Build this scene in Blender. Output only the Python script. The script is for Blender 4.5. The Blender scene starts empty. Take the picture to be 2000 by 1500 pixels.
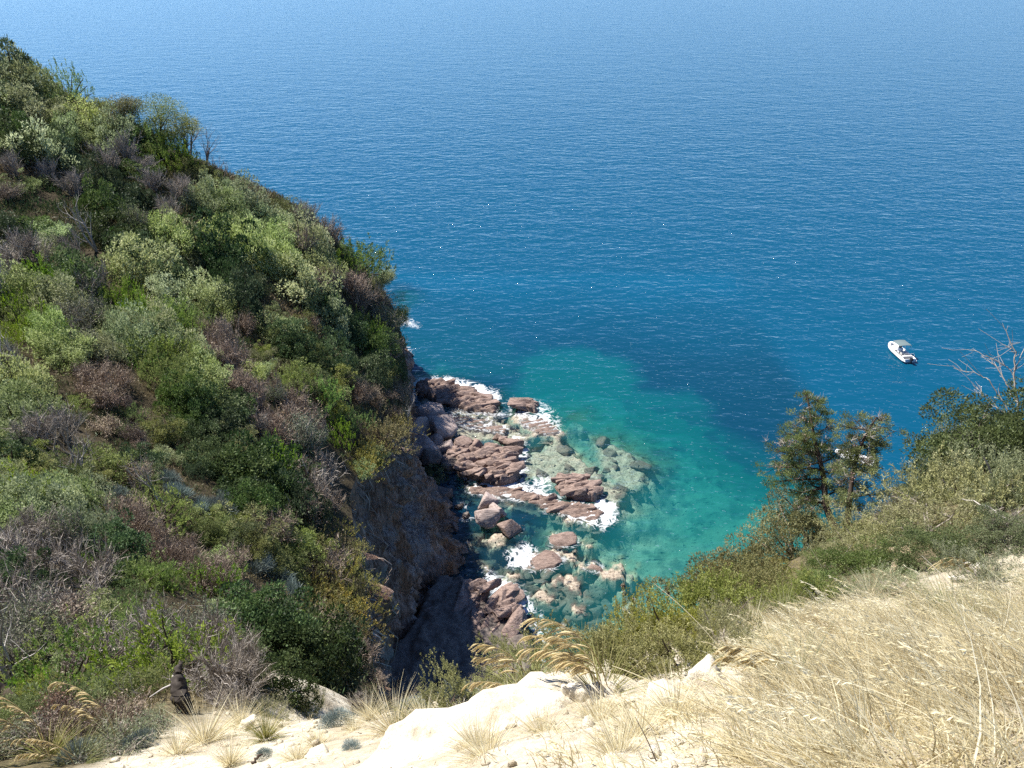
import bpy, math, random
import numpy as np
from mathutils import Vector, Matrix

SC = bpy.context.scene
COL = SC.collection
# ------------------------------------------------------------------ camera, sky, sun, exposure
CAM_H = 60.0
PITCH = math.radians(30.0)
F_PX = 1561.0                      # focal length for a picture 2000 wide
cam_d = bpy.data.cameras.new('camera')
cam_d.sensor_width = 36.0
cam_d.lens = 36.0 * F_PX / 2000.0
cam_d.clip_start = 0.05
cam_d.clip_end = 30000.0
cam = bpy.data.objects.new('camera', cam_d)
cam.location = (0, 0, CAM_H)
cam.rotation_euler = (math.pi / 2 - PITCH, 0, 0)
COL.objects.link(cam)
SC.camera = cam

SUN_EL = math.radians(52.0)
SUN_H = (-0.77, 0.64)              # horizontal direction towards the sun
w = bpy.data.worlds.new('World'); SC.world = w; w.use_nodes = True
wn = w.node_tree.nodes; wl = w.node_tree.links
sky = wn.new('ShaderNodeTexSky'); sky.sky_type = 'NISHITA'; sky.sun_disc = False
sky.sun_elevation = SUN_EL
sky.sun_rotation = math.atan2(SUN_H[0], SUN_H[1])
sky.altitude = 50; sky.air_density = 0.5; sky.dust_density = 0.0; sky.ozone_density = 9.0
wl.new(sky.outputs[0], wn['Background'].inputs[0])
wn['Background'].inputs[1].default_value = 0.09
sd = bpy.data.lights.new('sun', 'SUN'); sd.energy = 4.6; sd.angle = math.radians(0.53); sd.color = (1.0, 0.955, 0.89)
sun = bpy.data.objects.new('sun', sd); COL.objects.link(sun)
_hn = math.hypot(*SUN_H)
SUNV = Vector((SUN_H[0]/_hn*math.cos(SUN_EL), SUN_H[1]/_hn*math.cos(SUN_EL), math.sin(SUN_EL)))
sun.rotation_euler = SUNV.to_track_quat('Z', 'Y').to_euler()
SC.view_settings.view_transform = 'Standard'
SC.view_settings.look = 'None'
SC.view_settings.exposure = 1.25
SC.view_settings.gamma = 1.0
SC.view_settings.use_curve_mapping = False
cy = SC.cycles
cy.max_bounces = 6; cy.diffuse_bounces = 2; cy.glossy_bounces = 2; cy.transmission_bounces = 3
cy.transparent_max_bounces = 12; cy.caustics_reflective = False; cy.caustics_refractive = False
cy.sample_clamp_indirect = 4.0
cy.use_denoising = False

# ------------------------------------------------------------------ helpers
rng = np.random.default_rng(7)
random.seed(7)
CP, SP = math.cos(PITCH), math.sin(PITCH)

def ray(px, py):
    r = (np.asarray(px, float) - 1000.0) / F_PX; u = (750.0 - np.asarray(py, float)) / F_PX
    return np.stack([r, CP + u*SP, -SP + u*CP], -1)
def at_depth(px, py, y):
    d = ray(px, py); t = y / d[1]
    return np.array([d[0]*t, y, CAM_H + d[2]*t])
def at_z(px, py, z=0.0):
    d = ray(px, py); t = (z - CAM_H) / d[..., 2]
    return np.stack([d[..., 0]*t, d[..., 1]*t, np.full_like(t, z)], -1)
def sea_poly(pts, z=0.0):
    a = np.array(pts, float)
    return at_z(a[:, 0], a[:, 1], z)[:, :2]
def to_px(P):
    P = np.asarray(P, float); d = P - np.array([0, 0, CAM_H])
    f = d[..., 1]*CP - d[..., 2]*SP; u = d[..., 1]*SP + d[..., 2]*CP
    return 1000 + F_PX*d[..., 0]/f, 750 - F_PX*u/f, f

def _hash(ix, iy, iz, seed):
    h = (ix.astype(np.int64)*374761393 + iy.astype(np.int64)*668265263 + iz.astype(np.int64)*2147483647 + seed*1274126177) & 0xffffffff
    h = ((h ^ (h >> 13)) * 1274126177) & 0xffffffff
    h = ((h ^ (h >> 16)) * 2246822519) & 0xffffffff
    return (h ^ (h >> 15)).astype(np.float64) / 4294967295.0
def vnoise(P, seed=0):
    P = np.asarray(P, float); i = np.floor(P); f = P - i; f = f*f*f*(f*(f*6-15)+10); i = i.astype(np.int64)
    out = 0
    for a in (0, 1):
        wa = f[..., 0] if a else 1-f[..., 0]
        for b in (0, 1):
            wb = f[..., 1] if b else 1-f[..., 1]
            for c in (0, 1):
                wc = f[..., 2] if c else 1-f[..., 2]
                out = out + wa*wb*wc*_hash(i[..., 0]+a, i[..., 1]+b, i[..., 2]+c, seed)
    return out*2-1
def fbm(P, oct=4, seed=0, gain=0.5, lac=2.03):
    P = np.asarray(P, float); s = 0; a = 1.0; n = 0
    for k in range(oct):
        s = s + a*vnoise(P*lac**k + k*17.3, seed+k); n += a; a *= gain
    return s/n
def p2(x, y, z=0.0):
    x = np.asarray(x, float); return np.stack([x, np.asarray(y, float)+0*x, np.zeros_like(x)+z], -1)
def sstep(a, b, x):
    t = np.clip((x-a)/(b-a), 0, 1); return t*t*(3-2*t)

def poly_sd(P, poly):
    """signed distance to a closed polygon in plan: positive inside"""
    P = np.asarray(P, float); sh = P.shape[:-1]; Q = P.reshape(-1, 2)
    poly = np.asarray(poly, float); best = np.full(len(Q), 1e9); ins = np.zeros(len(Q), bool)
    for i in range(len(poly)):
        a = poly[i]; b = poly[(i+1) % len(poly)]; ab = b-a
        t = np.clip(((Q-a)@ab)/max(ab@ab, 1e-12), 0, 1)
        d = np.hypot(*(Q-(a+t[:, None]*ab)).T); best = np.minimum(best, d)
        c = (a[1] > Q[:, 1]) != (b[1] > Q[:, 1])
        with np.errstate(divide='ignore', invalid='ignore'):
            xi = (b[0]-a[0])*(Q[:, 1]-a[1])/(b[1]-a[1]+1e-15)+a[0]
        ins ^= c & (Q[:, 0] < xi)
    return np.where(ins, best, -best).reshape(sh)

def resample(pts, n):
    pts = np.asarray(pts, float); s = np.r_[0, np.cumsum(np.linalg.norm(np.diff(pts, axis=0), axis=1))]
    t = np.linspace(0, s[-1], n); return np.stack([np.interp(t, s, pts[:, k]) for k in range(pts.shape[1])], -1)
def smooth_line(pts, n, it=3):
    q = resample(pts, n)
    for _ in range(it): q[1:-1] = 0.25*q[:-2]+0.5*q[1:-1]+0.25*q[2:]
    return q

def mesh(name, V, F, mat, parent=None, smooth=False, attrs=None, loc=None, link=True):
    me = bpy.data.meshes.new(name)
    V = np.asarray(V, np.float32).reshape(-1, 3)
    if isinstance(F, np.ndarray):
        n, k = F.shape
        me.vertices.add(len(V)); me.vertices.foreach_set('co', V.ravel())
        me.loops.add(n*k); me.loops.foreach_set('vertex_index', F.astype(np.int32).ravel())
        me.polygons.add(n); me.polygons.foreach_set('loop_start', np.arange(0, n*k, k, dtype=np.int32))
        me.polygons.foreach_set('loop_total', np.full(n, k, np.int32))
        me.update(calc_edges=True)
    else:
        me.from_pydata(V.tolist(), [], F); me.update()
    if smooth: me.polygons.foreach_set('use_smooth', np.ones(len(me.polygons), bool))
    for k, v in (attrs or {}).items():
        a = me.attributes.new(k, 'FLOAT', 'POINT'); a.data.foreach_set('value', np.asarray(v, np.float32).ravel())
    for m in (mat if isinstance(mat, (list, tuple)) else [mat]): me.materials.append(m)
    o = bpy.data.objects.new(name, me)
    if loc is not None: o.location = loc
    if link: COL.objects.link(o)
    if parent is not None: o.parent = parent
    return o
def grid_faces(nu, nv):
    i = np.arange(nu*nv).reshape(nu, nv)
    return np.stack([i[:-1, :-1], i[1:, :-1], i[1:, 1:], i[:-1, 1:]], -1).reshape(-1, 4)
def tag(o, label=None, cat=None, group=None, kind=None):
    if label: o['label'] = label
    if cat: o['category'] = cat
    if group: o['group'] = group
    if kind: o['kind'] = kind
    return o
def empty(name, loc=(0, 0, 0), rz=0.0, link=True):
    o = bpy.data.objects.new(name, None); o.location = loc; o.rotation_euler = (0, 0, rz)
    o.empty_display_size = 0.2
    if link: COL.objects.link(o)
    return o
def copy_tree(o, parent=None):
    c = o.copy(); COL.objects.link(c); c.parent = parent
    for ch in o.children: copy_tree(ch, c)
    return c

# ---- material helpers
class NT:
    def __init__(s, name):
        s.m = bpy.data.materials.new(name); s.m.use_nodes = True; s.t = s.m.node_tree
        s.t.nodes.clear(); s.out = s.t.nodes.new('ShaderNodeOutputMaterial')
    def n(s, typ, **kw):
        nd = s.t.nodes.new('ShaderNode'+typ)
        for k, v in kw.items(): setattr(nd, k, v)
        return nd
    def l(s, a, b): s.t.links.new(a, b)
    def math(s, op, a, b=None, c=None, clamp=False):
        nd = s.n('Math', operation=op, use_clamp=clamp)
        for i, v in enumerate((a, b, c)):
            if v is None: continue
            if isinstance(v, (int, float)): nd.inputs[i].default_value = v
            else: s.l(v, nd.inputs[i])
        return nd.outputs[0]
    def attr(s, name): return s.n('Attribute', attribute_name=name).outputs['Fac']
    def ramp(s, fac, stops, interp='LINEAR'):
        nd = s.n('ValToRGB'); e = nd.color_ramp.elements; nd.color_ramp.interpolation = interp
        while len(e) < len(stops): e.new(0.5)
        for i, (p, c) in enumerate(stops):
            e[i].position = p; e[i].color = (*c, 1) if len(c) == 3 else c
        s.l(fac, nd.inputs[0]); return nd.outputs[0]
    def noise(s, scale, detail=4, rough=0.55, vec=None, dist=0.0, dims='3D'):
        nd = s.n('TexNoise', noise_dimensions=dims)
        nd.inputs['Scale'].default_value = scale; nd.inputs['Detail'].default_value = detail
        nd.inputs['Roughness'].default_value = rough; nd.inputs['Distortion'].default_value = dist
        if vec is not None: s.l(vec, nd.inputs['Vector'])
        return nd.outputs['Fac']
    def mix(s, fac, a, b, blend='MIX'):
        nd = s.n('Mix', data_type='RGBA', blend_type=blend)
        for sock, v in ((nd.inputs[0], fac), (nd.inputs[6], a), (nd.inputs[7], b)):
            if isinstance(v, (int, float)): sock.default_value = v
            elif isinstance(v, (tuple, list)): sock.default_value = (*v, 1)
            else: s.l(v, sock)
        return nd.outputs[2]
    def pos(s): return s.n('NewGeometry').outputs['Position']
    def obj(s): return s.n('TexCoord').outputs['Object']
    def scale(s, vec, sc, rot=(0, 0, 0)):
        nd = s.n('Mapping'); nd.inputs['Scale'].default_value = sc; nd.inputs['Rotation'].default_value = rot
        s.l(vec, nd.inputs[0]); return nd.outputs[0]
    def bump(s, h, strength=0.5, dist=0.1, normal=None):
        nd = s.n('Bump'); nd.inputs['Strength'].default_value = strength; nd.inputs['Distance'].default_value = dist
        s.l(h, nd.inputs['Height'])
        if normal is not None: s.l(normal, nd.inputs['Normal'])
        return nd.outputs[0]
    def principled(s, col, rough=0.8, spec=0.3, normal=None, metal=0.0):
        b = s.n('BsdfPrincipled')
        if isinstance(col, (tuple, list)): b.inputs['Base Color'].default_value = (*col, 1)
        else: s.l(col, b.inputs['Base Color'])
        if isinstance(rough, (int, float)): b.inputs['Roughness'].default_value = rough
        else: s.l(rough, b.inputs['Roughness'])
        b.inputs['Specular IOR Level'].default_value = spec; b.inputs['Metallic'].default_value = metal
        if normal is not None: s.l(normal, b.inputs['Normal'])
        return b.outputs[0]
    def done(s, shader): s.l(shader, s.out.inputs[0]); return s.m

def leaf_mat(name, cols, trans=0.28, rough=0.55, spec=0.25, var=0.35, single=False):
    """foliage: colour per leaf from the attribute v, a shift per plant, and light through the leaf"""
    t = NT(name); v = t.attr('v')
    c = t.ramp(v, [(i/(len(cols)-1), c) for i, c in enumerate(cols)])
    rnd = t.n('ObjectInfo').outputs['Random']
    hs = t.n('HueSaturation'); t.l(c, hs.inputs['Color'])
    t.l(t.math('MULTIPLY_ADD', rnd, 0.05, 0.475), hs.inputs['Hue'])
    t.l(t.math('MULTIPLY_ADD', t.math('FRACT', t.math('MULTIPLY', rnd, 7.31)), var*2, 1-var), hs.inputs['Value'])
    t.l(t.math('MULTIPLY_ADD', t.math('FRACT', t.math('MULTIPLY', rnd, 3.7)), 0.4, 0.75), hs.inputs['Saturation'])
    oc = c if single else hs.outputs[0]
    p = t.principled(oc, rough, spec)
    tr = t.n('BsdfTranslucent'); t.l(oc, tr.inputs[0])
    mx = t.n('MixShader'); mx.inputs[0].default_value = trans; t.l(p, mx.inputs[1]); t.l(tr.outputs[0], mx.inputs[2])
    return t.done(mx.outputs[0])

# ------------------------------------------------------------------ materials of the setting
def m_hill():
    t = NT('hillside_earth'); P = t.pos()
    a = t.noise(0.22, 5, 0.6, P); b = t.noise(1.7, 6, 0.65, P); c = t.noise(9, 5, 0.7, P)
    col = t.ramp(b, [(0.3, (0.025, 0.02, 0.013)), (0.52, (0.052, 0.042, 0.025)), (0.72, (0.085, 0.07, 0.04))])
    tan = t.ramp(c, [(0.3, (0.16, 0.12, 0.07)), (0.7, (0.36, 0.29, 0.17))])
    col = t.mix(t.ramp(a, [(0.60, (0, 0, 0)), (0.68, (1, 1, 1))]), col, tan)
    n = t.bump(t.math('ADD', b, t.math('MULTIPLY', c, 0.4)), 0.8, 0.25)
    return t.done(t.principled(col, 0.95, 0.1, n))
def m_pale():
    t = NT('pale_limestone_ground'); P = t.pos()
    a = t.noise(0.9, 5, 0.6, P); b = t.noise(7, 7, 0.68, P); c = t.noise(38, 6, 0.7, P); d = t.noise(150, 3, 0.6, P)
    pale = t.ramp(b, [(0.32, (0.36, 0.305, 0.215)), (0.45, (0.56, 0.495, 0.375)), (0.6, (0.66, 0.605, 0.485))])
    dirt = t.ramp(c, [(0.3, (0.16, 0.12, 0.075)), (0.55, (0.40, 0.33, 0.225)), (0.7, (0.56, 0.49, 0.37))])
    col = t.mix(t.ramp(t.math('ADD', t.math('MULTIPLY', a, 0.6), t.math('MULTIPLY', c, 0.5)), [(0.5, (0, 0, 0)), (0.66, (1, 1, 1))]), pale, dirt)
    veg = t.ramp(b, [(0.3, (0.05, 0.045, 0.025)), (0.7, (0.2, 0.16, 0.09))])
    col = t.mix(t.attr('soil'), col, veg)
    spk = t.ramp(d, [(0.30, (0.35, 0.3, 0.25)), (0.38, (1, 1, 1))])
    col = t.mix(0.8, col, spk, 'MULTIPLY')
    h = t.math('ADD', t.math('MULTIPLY', b, 1.0), t.math('ADD', t.math('MULTIPLY', c, 0.35), t.math('MULTIPLY', d, 0.07)))
    return t.done(t.principled(col, 0.95, 0.1, t.bump(h, 0.9, 0.06)))
def m_cliff():
    t = NT('cliff_rock'); P = t.pos()
    st = t.scale(P, (1.0, 1.0, 0.22))
    a = t.noise(0.5, 6, 0.62, st); b = t.noise(2.2, 7, 0.68, st); c = t.noise(7, 6, 0.7, P)
    col = t.ramp(b, [(0.28, (0.07, 0.043, 0.031)), (0.45, (0.24, 0.155, 0.112)), (0.58, (0.40, 0.275, 0.21)), (0.75, (0.58, 0.47, 0.39))])
    rust = t.ramp(c, [(0.3, (0.14, 0.068, 0.036)), (0.7, (0.38, 0.21, 0.12))])
    col = t.mix(t.ramp(a, [(0.45, (0, 0, 0)), (0.58, (0.85, 0.85, 0.85))]), col, rust)
    grey = t.ramp(c, [(0.3, (0.14, 0.125, 0.118)), (0.7, (0.36, 0.32, 0.30))])
    col = t.mix(t.ramp(t.noise(0.23, 5, 0.6, P), [(0.5, (0, 0, 0)), (0.6, (0.8, 0.8, 0.8))]), col, grey)
    cr = t.noise(1.3, 5, 0.65, t.scale(P, (1.0, 1.0, 0.10))); crack = t.ramp(t.math('ABSOLUTE', t.math('SUBTRACT', cr, 0.5)), [(0.0, (0.25, 0.2, 0.18)), (0.035, (1, 1, 1))])
    col = t.mix(0.85, col, crack, 'MULTIPLY')
    n = t.bump(t.math('ADD', b, t.math('MULTIPLY', c, 0.5)), 0.9, 0.35)
    return t.done(t.principled(col, 0.9, 0.15, n))
def m_rock(name, dark, mid, light, wet=True, strata=(0.35, 1.0, 2.4), rot=0.0):
    t = NT(name); P = t.pos()
    st = t.scale(P, strata, (0, 0.25, rot))
    a = t.noise(1.5, 6, 0.65, st); b = t.noise(4.5, 7, 0.7, st); c = t.noise(16, 5, 0.7, P)
    col = t.ramp(b, [(0.3, dark), (0.5, mid), (0.72, light)])
    col = t.mix(t.ramp(a, [(0.45, (0, 0, 0)), (0.7, (0.7, 0.7, 0.7))]), col, t.ramp(c, [(0.3, mid), (0.7, light)]))
    rough = 0.85
    if wet:
        z = t.n('SeparateXYZ'); t.l(P, z.inputs[0])
        wetf = t.ramp(t.math('ADD', z.outputs[2], t.math('MULTIPLY', a, 0.5)), [(0.45, (1, 1, 1)), (0.75, (0, 0, 0))])
        col = t.mix(t.math('MULTIPLY', wetf, 0.45), col, t.mix(1.0, col, (0.5, 0.42, 0.34), 'MULTIPLY'))
        rough = t.math('MULTIPLY_ADD', wetf, -0.4, 0.85)
    n = t.bump(t.math('ADD', b, t.math('MULTIPLY', c, 0.3)), 0.8, 0.16)
    return t.done(t.principled(col, rough, 0.3, n))
M_HILL = m_hill(); M_PALE = m_pale(); M_CLIFF = m_cliff()
M_LEDGE = m_rock('brown_schist', (0.07, 0.046, 0.038), (0.22, 0.155, 0.128), (0.40, 0.305, 0.26), rot=0.5)
M_BOULD = m_rock('pinkish_boulder_rock', (0.13, 0.095, 0.082), (0.31, 0.245, 0.22), (0.48, 0.41, 0.38))
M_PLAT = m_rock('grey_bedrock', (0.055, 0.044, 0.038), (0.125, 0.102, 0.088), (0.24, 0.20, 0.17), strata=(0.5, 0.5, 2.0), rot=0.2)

# ------------------------------------------------------------------ the land: one height function
NEAR_EDGE = [(20, 22), (13, 17.5), (10, 15.6), (6.6, 12.6), (4.3, 9.6), (3.0, 8.1), (1.75, 6.9), (0.8, 5.9), (0.25, 5.2), (-0.3, 4.85), (-0.9, 5.1), (-1.4, 5.7), (-1.8, 6.4)]
FAR_EDGE = [(-1.8, 6.4, 51.6), (-2.7, 8.8, 48.0), (-3.7, 13, 42), (-4.8, 18, 35.5), (-5.9, 24, 29.6), (-8, 31, 25.9), (-9.4, 38, 23.7), (-11.5, 45, 22), (-13, 51, 20.3),
            (-13.3, 57, 18.8), (-12.7, 63, 17), (-12.3, 69, 14.5), (-12.1, 74, 12), (-12.3, 79.5, 9.4), (-12.8, 85, 7.4), (-13.8, 92.5, 5.3), (-15.1, 100.5, 4.9),
            (-17.2, 109, 9.0), (-23, 117, 12.5), (-50, 133, 16), (-75, 140, 20), (-100, 146, 24)]
FAR_BASE = [(-1.2, 7.6, 38), (-1.8, 10.5, 34), (-2.6, 15, 26), (-3.2, 20, 18), (-4, 26, 9), (-6.5, 33, 4), (-9, 39.5, 2), (-11.6, 46, 1), (-10.5, 50, 0),
            (-8.4, 56, -1), (-7.0, 62, -1), (-6.4, 68, -1.5), (-7, 74, -1.5), (-10.6, 80, -1.5), (-12.2, 88, -1.5), (-13.7, 96, -1.5), (-15.5, 105, -1.5),
            (-18.5, 114, -1.5), (-26, 125, -1.5), (-50, 141, -1.5), (-75, 150, -1.5), (-100, 156, -1.5)]
CTRL_PX = [(50, 1400, 8), (200, 1350, 10), (0, 1200, 17), (350, 1200, 18), (550, 1200, 25), (200, 1000, 30), (450, 1000, 36), (0, 1000, 26), (0, 800, 40), (250, 800, 46),
           (500, 800, 54), (650, 800, 63), (0, 600, 58), (300, 600, 68), (550, 600, 80), (0, 400, 80), (250, 400, 90), (500, 450, 95), (0, 240, 100), (650, 560, 92), (620, 700, 72),
           (0, 120, 118), (100, 165, 115), (250, 240, 112), (400, 325, 110), (500, 365, 108), (640, 450, 106),
           (450, 1300, 13), (600, 1350, 11), (350, 1345, 8.1), (650, 1372, 9),
           (0, 1490, 4.6), (250, 1480, 4.5), (500, 1480, 4.0), (750, 1490, 3.2), (1000, 1480, 2.4), (1300, 1480, 2.0), (1600, 1480, 1.8), (2000, 1480, 1.6),
           (500, 1410, 6), (700, 1398, 5.8), (1000, 1365, 4.0), (1300, 1350, 3.4), (1600, 1350, 2.9), (2000, 1350, 2.6), (1150, 1300, 4.9), (1300, 1215, 6.2), (1450, 1165, 7.4),
           (1600, 1200, 5.4), (2000, 1200, 4.8), (1620, 1060, 10.4), (1800, 1050, 8.5), (2000, 1050, 7.5), (2000, 930, 11), (1850, 950, 12.3)]
ctrl = [tuple(at_depth(a, b, y)) for a, b, y in CTRL_PX] + [tuple(p) for p in FAR_EDGE]
ctrl += [(0, 0, 58.35), (2, -2, 59.2), (-3, -2, 58.2), (-8, -2, 57.0), (-20, -5, 56), (-50, 0, 57), (-80, 30, 58), (-100, 70, 58), (-105, 110, 54), (-90, 125, 42), (-60, 127, 28), (-35, 120, 19), (12, 0, 59), (18, 12, 54)]
ctrl = np.array(ctrl)
_C = 1.5
def _phi(r2): return np.sqrt(r2 + _C*_C)
_A = _phi(((ctrl[:, None, :2]-ctrl[None, :, :2])**2).sum(-1)) - 0.02*np.eye(len(ctrl))
_PM = np.c_[np.ones(len(ctrl)), ctrl[:, :2]]
_K = np.block([[_A, _PM], [_PM.T, np.zeros((3, 3))]])
_W = np.linalg.solve(_K, np.r_[ctrl[:, 2], 0, 0, 0])
def land_z(x, y):
    x = np.asarray(x, float); y = np.asarray(y, float); sh = x.shape; x = x.ravel(); y = y.ravel(); out = np.empty(len(x))
    for i in range(0, len(x), 20000):
        X = x[i:i+20000]; Y = y[i:i+20000]
        B = _phi((X[:, None]-ctrl[:, 0])**2 + (Y[:, None]-ctrl[:, 1])**2)
        out[i:i+20000] = B@_W[:-3] + _W[-3] + _W[-2]*X + _W[-1]*Y
    return out.reshape(sh)
LAND_POLY = np.array(NEAR_EDGE[:-1] + [p[:2] for p in FAR_EDGE] + [(-115, 120), (-110, 60), (-100, -12), (25, -12)])
_T = np.concatenate([np.arange(1.2, 12, 0.04), np.arange(12, 150, 0.12)])
def hit(px, py, default=None):
    """the point of the land that the direction (px, py) meets first"""
    d = ray(px, py); P = np.array([0, 0, CAM_H]) + _T[:, None]*d
    ok = P[:, 2] < land_z(P[:, 0], P[:, 1])
    cand = np.nonzero(ok)[0]
    if len(cand):
        ins = poly_sd(P[cand, :2], LAND_POLY) > -0.15
        cand = cand[ins]
    if len(cand) == 0: return default
    p = P[cand[0]].copy(); p[2] = land_z(p[0], p[1]); return p

# near ground: fine grid under the camera, falling away past the brink
xs = np.arange(-9.5, 15.0, 0.075); ys = np.arange(-2.5, 19.0, 0.075)
X, Y = np.meshgrid(xs, ys, indexing='ij'); Z = land_z(X, Y)
sdn = poly_sd(np.stack([X, Y], -1), LAND_POLY)
out = np.clip(-sdn + 0.10*fbm(p2(X*1.6, Y*1.6), 4, 3), 0, None)
Z = Z - 2.6*out - 0.6*np.minimum(out, 0.4)
rough = 0.10*fbm(p2(X*0.9, Y*0.9), 5, 11) + 0.05*np.abs(fbm(p2(X*3.1, Y*3.1), 4, 21)) + 0.02*fbm(p2(X*11, Y*11), 3, 31)
Z = Z + rough
gpx, gpy, _ = to_px(np.stack([X, Y, Z], -1))
SAND = [(230, 1520), (330, 1440), (430, 1400), (560, 1375), (720, 1385), (900, 1365), (1100, 1320), (1300, 1290), (1500, 1250), (1750, 1180), (2100, 1060), (2100, 1600), (230, 1600)]
SAND_W = [hit(a, min(b, 1495))[:2] if hit(a, min(b, 1495)) is not None else None for a, b in SAND[:10]]
SAND_W = [p for p in SAND_W if p is not None] + [np.array(q) for q in ((7, 8), (9, -2), (-3, -2.5), (-3.4, 3.2))]
soil = sstep(0.25, -0.55, poly_sd(np.stack([X, Y], -1), np.array(SAND_W)) + 0.35*fbm(p2(X*1.3, Y*1.3), 4, 51))
keep = (sdn > -4.5)
F = grid_faces(len(xs), len(ys)); kf = keep.ravel()[F].all(1)
tag(mesh('ground', np.stack([X, Y, Z], -1), F[kf], M_PALE, smooth=True, attrs={'soil': soil}), kind='structure', label='pale crumbling limestone ground at the brink of the slope')

# hillside: lines from the cliff edge up and back
NU, NV = 640, 220
E = smooth_line(FAR_EDGE, NU, 4)
O = smooth_line([(-14, -5, 0), (-40, -6, 0), (-70, 15, 0), (-95, 50, 0), (-108, 90, 0), (-111, 120, 0), (-113, 146, 0)], NU, 4)
vv = np.linspace(0, 1, NV)**1.5
XY = E[:, None, :2]*(1-vv[None, :, None]) + O[:, None, :2]*vv[None, :, None]
ez = land_z(E[:, 0], E[:, 1])
HZ = land_z(XY[..., 0], XY[..., 1])
wob = sstep(0, 0.02, vv)[None, :]
HZ = HZ + wob*(0.45*fbm(p2(XY[..., 0]*0.25, XY[..., 1]*0.25), 4, 5) + 0.12*fbm(p2(XY[..., 0]*1.5, XY[..., 1]*1.5), 3, 9))
HZ = HZ - 0.25*sstep(9, 7, np.abs(XY[..., 0]))*sstep(20, 17, XY[..., 1])
hill = mesh('hillside', np.concatenate([XY, HZ[..., None]], -1), grid_faces(NU, NV)[:, ::-1].copy(), M_HILL, smooth=True)
tag(hill, kind='structure', label='steep hillside of dark earth under the scrub')

# cliff: the face between the edge and the waterline
NW = 150
B = smooth_line(resample(FAR_BASE, 400), NU, 6)
# match base to edge by the listed pairs
se = np.r_[0, np.cumsum(np.linalg.norm(np.diff(np.array(FAR_EDGE), axis=0), axis=1))]; se /= se[-1]
B = np.stack([np.interp(np.linspace(0, 1, NU), se, np.array(FAR_BASE)[:, k]) for k in range(3)], -1)
for _ in range(6): B[1:-1] = 0.25*B[:-2]+0.5*B[1:-1]+0.25*B[2:]
ww = np.linspace(0, 1, NW)
Et = np.c_[E[:, :2], ez+0.02]
CL = Et[:, None, :]*(1-ww[None, :, None]) + B[:, None, :]*ww[None, :, None]
tang = np.gradient(Et[:, :2], axis=0); nrm = np.stack([tang[:, 1], -tang[:, 0]], -1); nrm /= np.linalg.norm(nrm, axis=1)[:, None]
for _ in range(20): nrm[1:-1] = 0.25*nrm[:-2]+0.5*nrm[1:-1]+0.25*nrm[2:]
nrm /= np.linalg.norm(nrm, axis=1)[:, None]
q = np.stack([CL[..., 0], CL[..., 1], CL[..., 2]*0.35], -1)
rid = 1-np.abs(fbm(q*0.32, 5, 61))*2
def ridged(Pn, f, zf, seed, o=3): return 1-2.2*np.abs(fbm(np.stack([Pn[..., 0]*f, Pn[..., 1]*f, Pn[..., 2]*f*zf], -1), o, seed))
dsp = 2.0*fbm(CL*0.16, 3, 71) + 1.5*(ridged(CL, .26, .35, 61)-.5) + 1.25*(ridged(CL, .6, .22, 62)-.5) + .75*(ridged(CL, 1.25, .28, 63, 2)-.5)
stp = CL[..., 2]*.55 + 1.3*fbm(CL*.3, 2, 66); dsp = dsp + .45*(np.abs((stp % 1)-.5)*2-.5)*sstep(-.1, .4, fbm(CL*.2, 2, 67))
dsp = dsp * (sstep(0, 0.12, ww)*1.0)[None, :]
bulge = 1.2*np.sin(ww*math.pi)[None, :] * sstep(0.10, 0.16, np.linspace(0, 1, NU))[:, None]
CL[..., :2] += nrm[:, None, :]*(dsp + bulge*-0.6)[..., None]
CL[..., 2] += (0.35*fbm(CL*0.6, 3, 95))*(sstep(0, 0.1, ww))[None, :]
cl = mesh('cliff', CL, grid_faces(NU, NW), M_CLIFF, smooth=False)
tag(cl, kind='structure', label='overhanging brown rock cliff in shade under the scrub')

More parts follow.
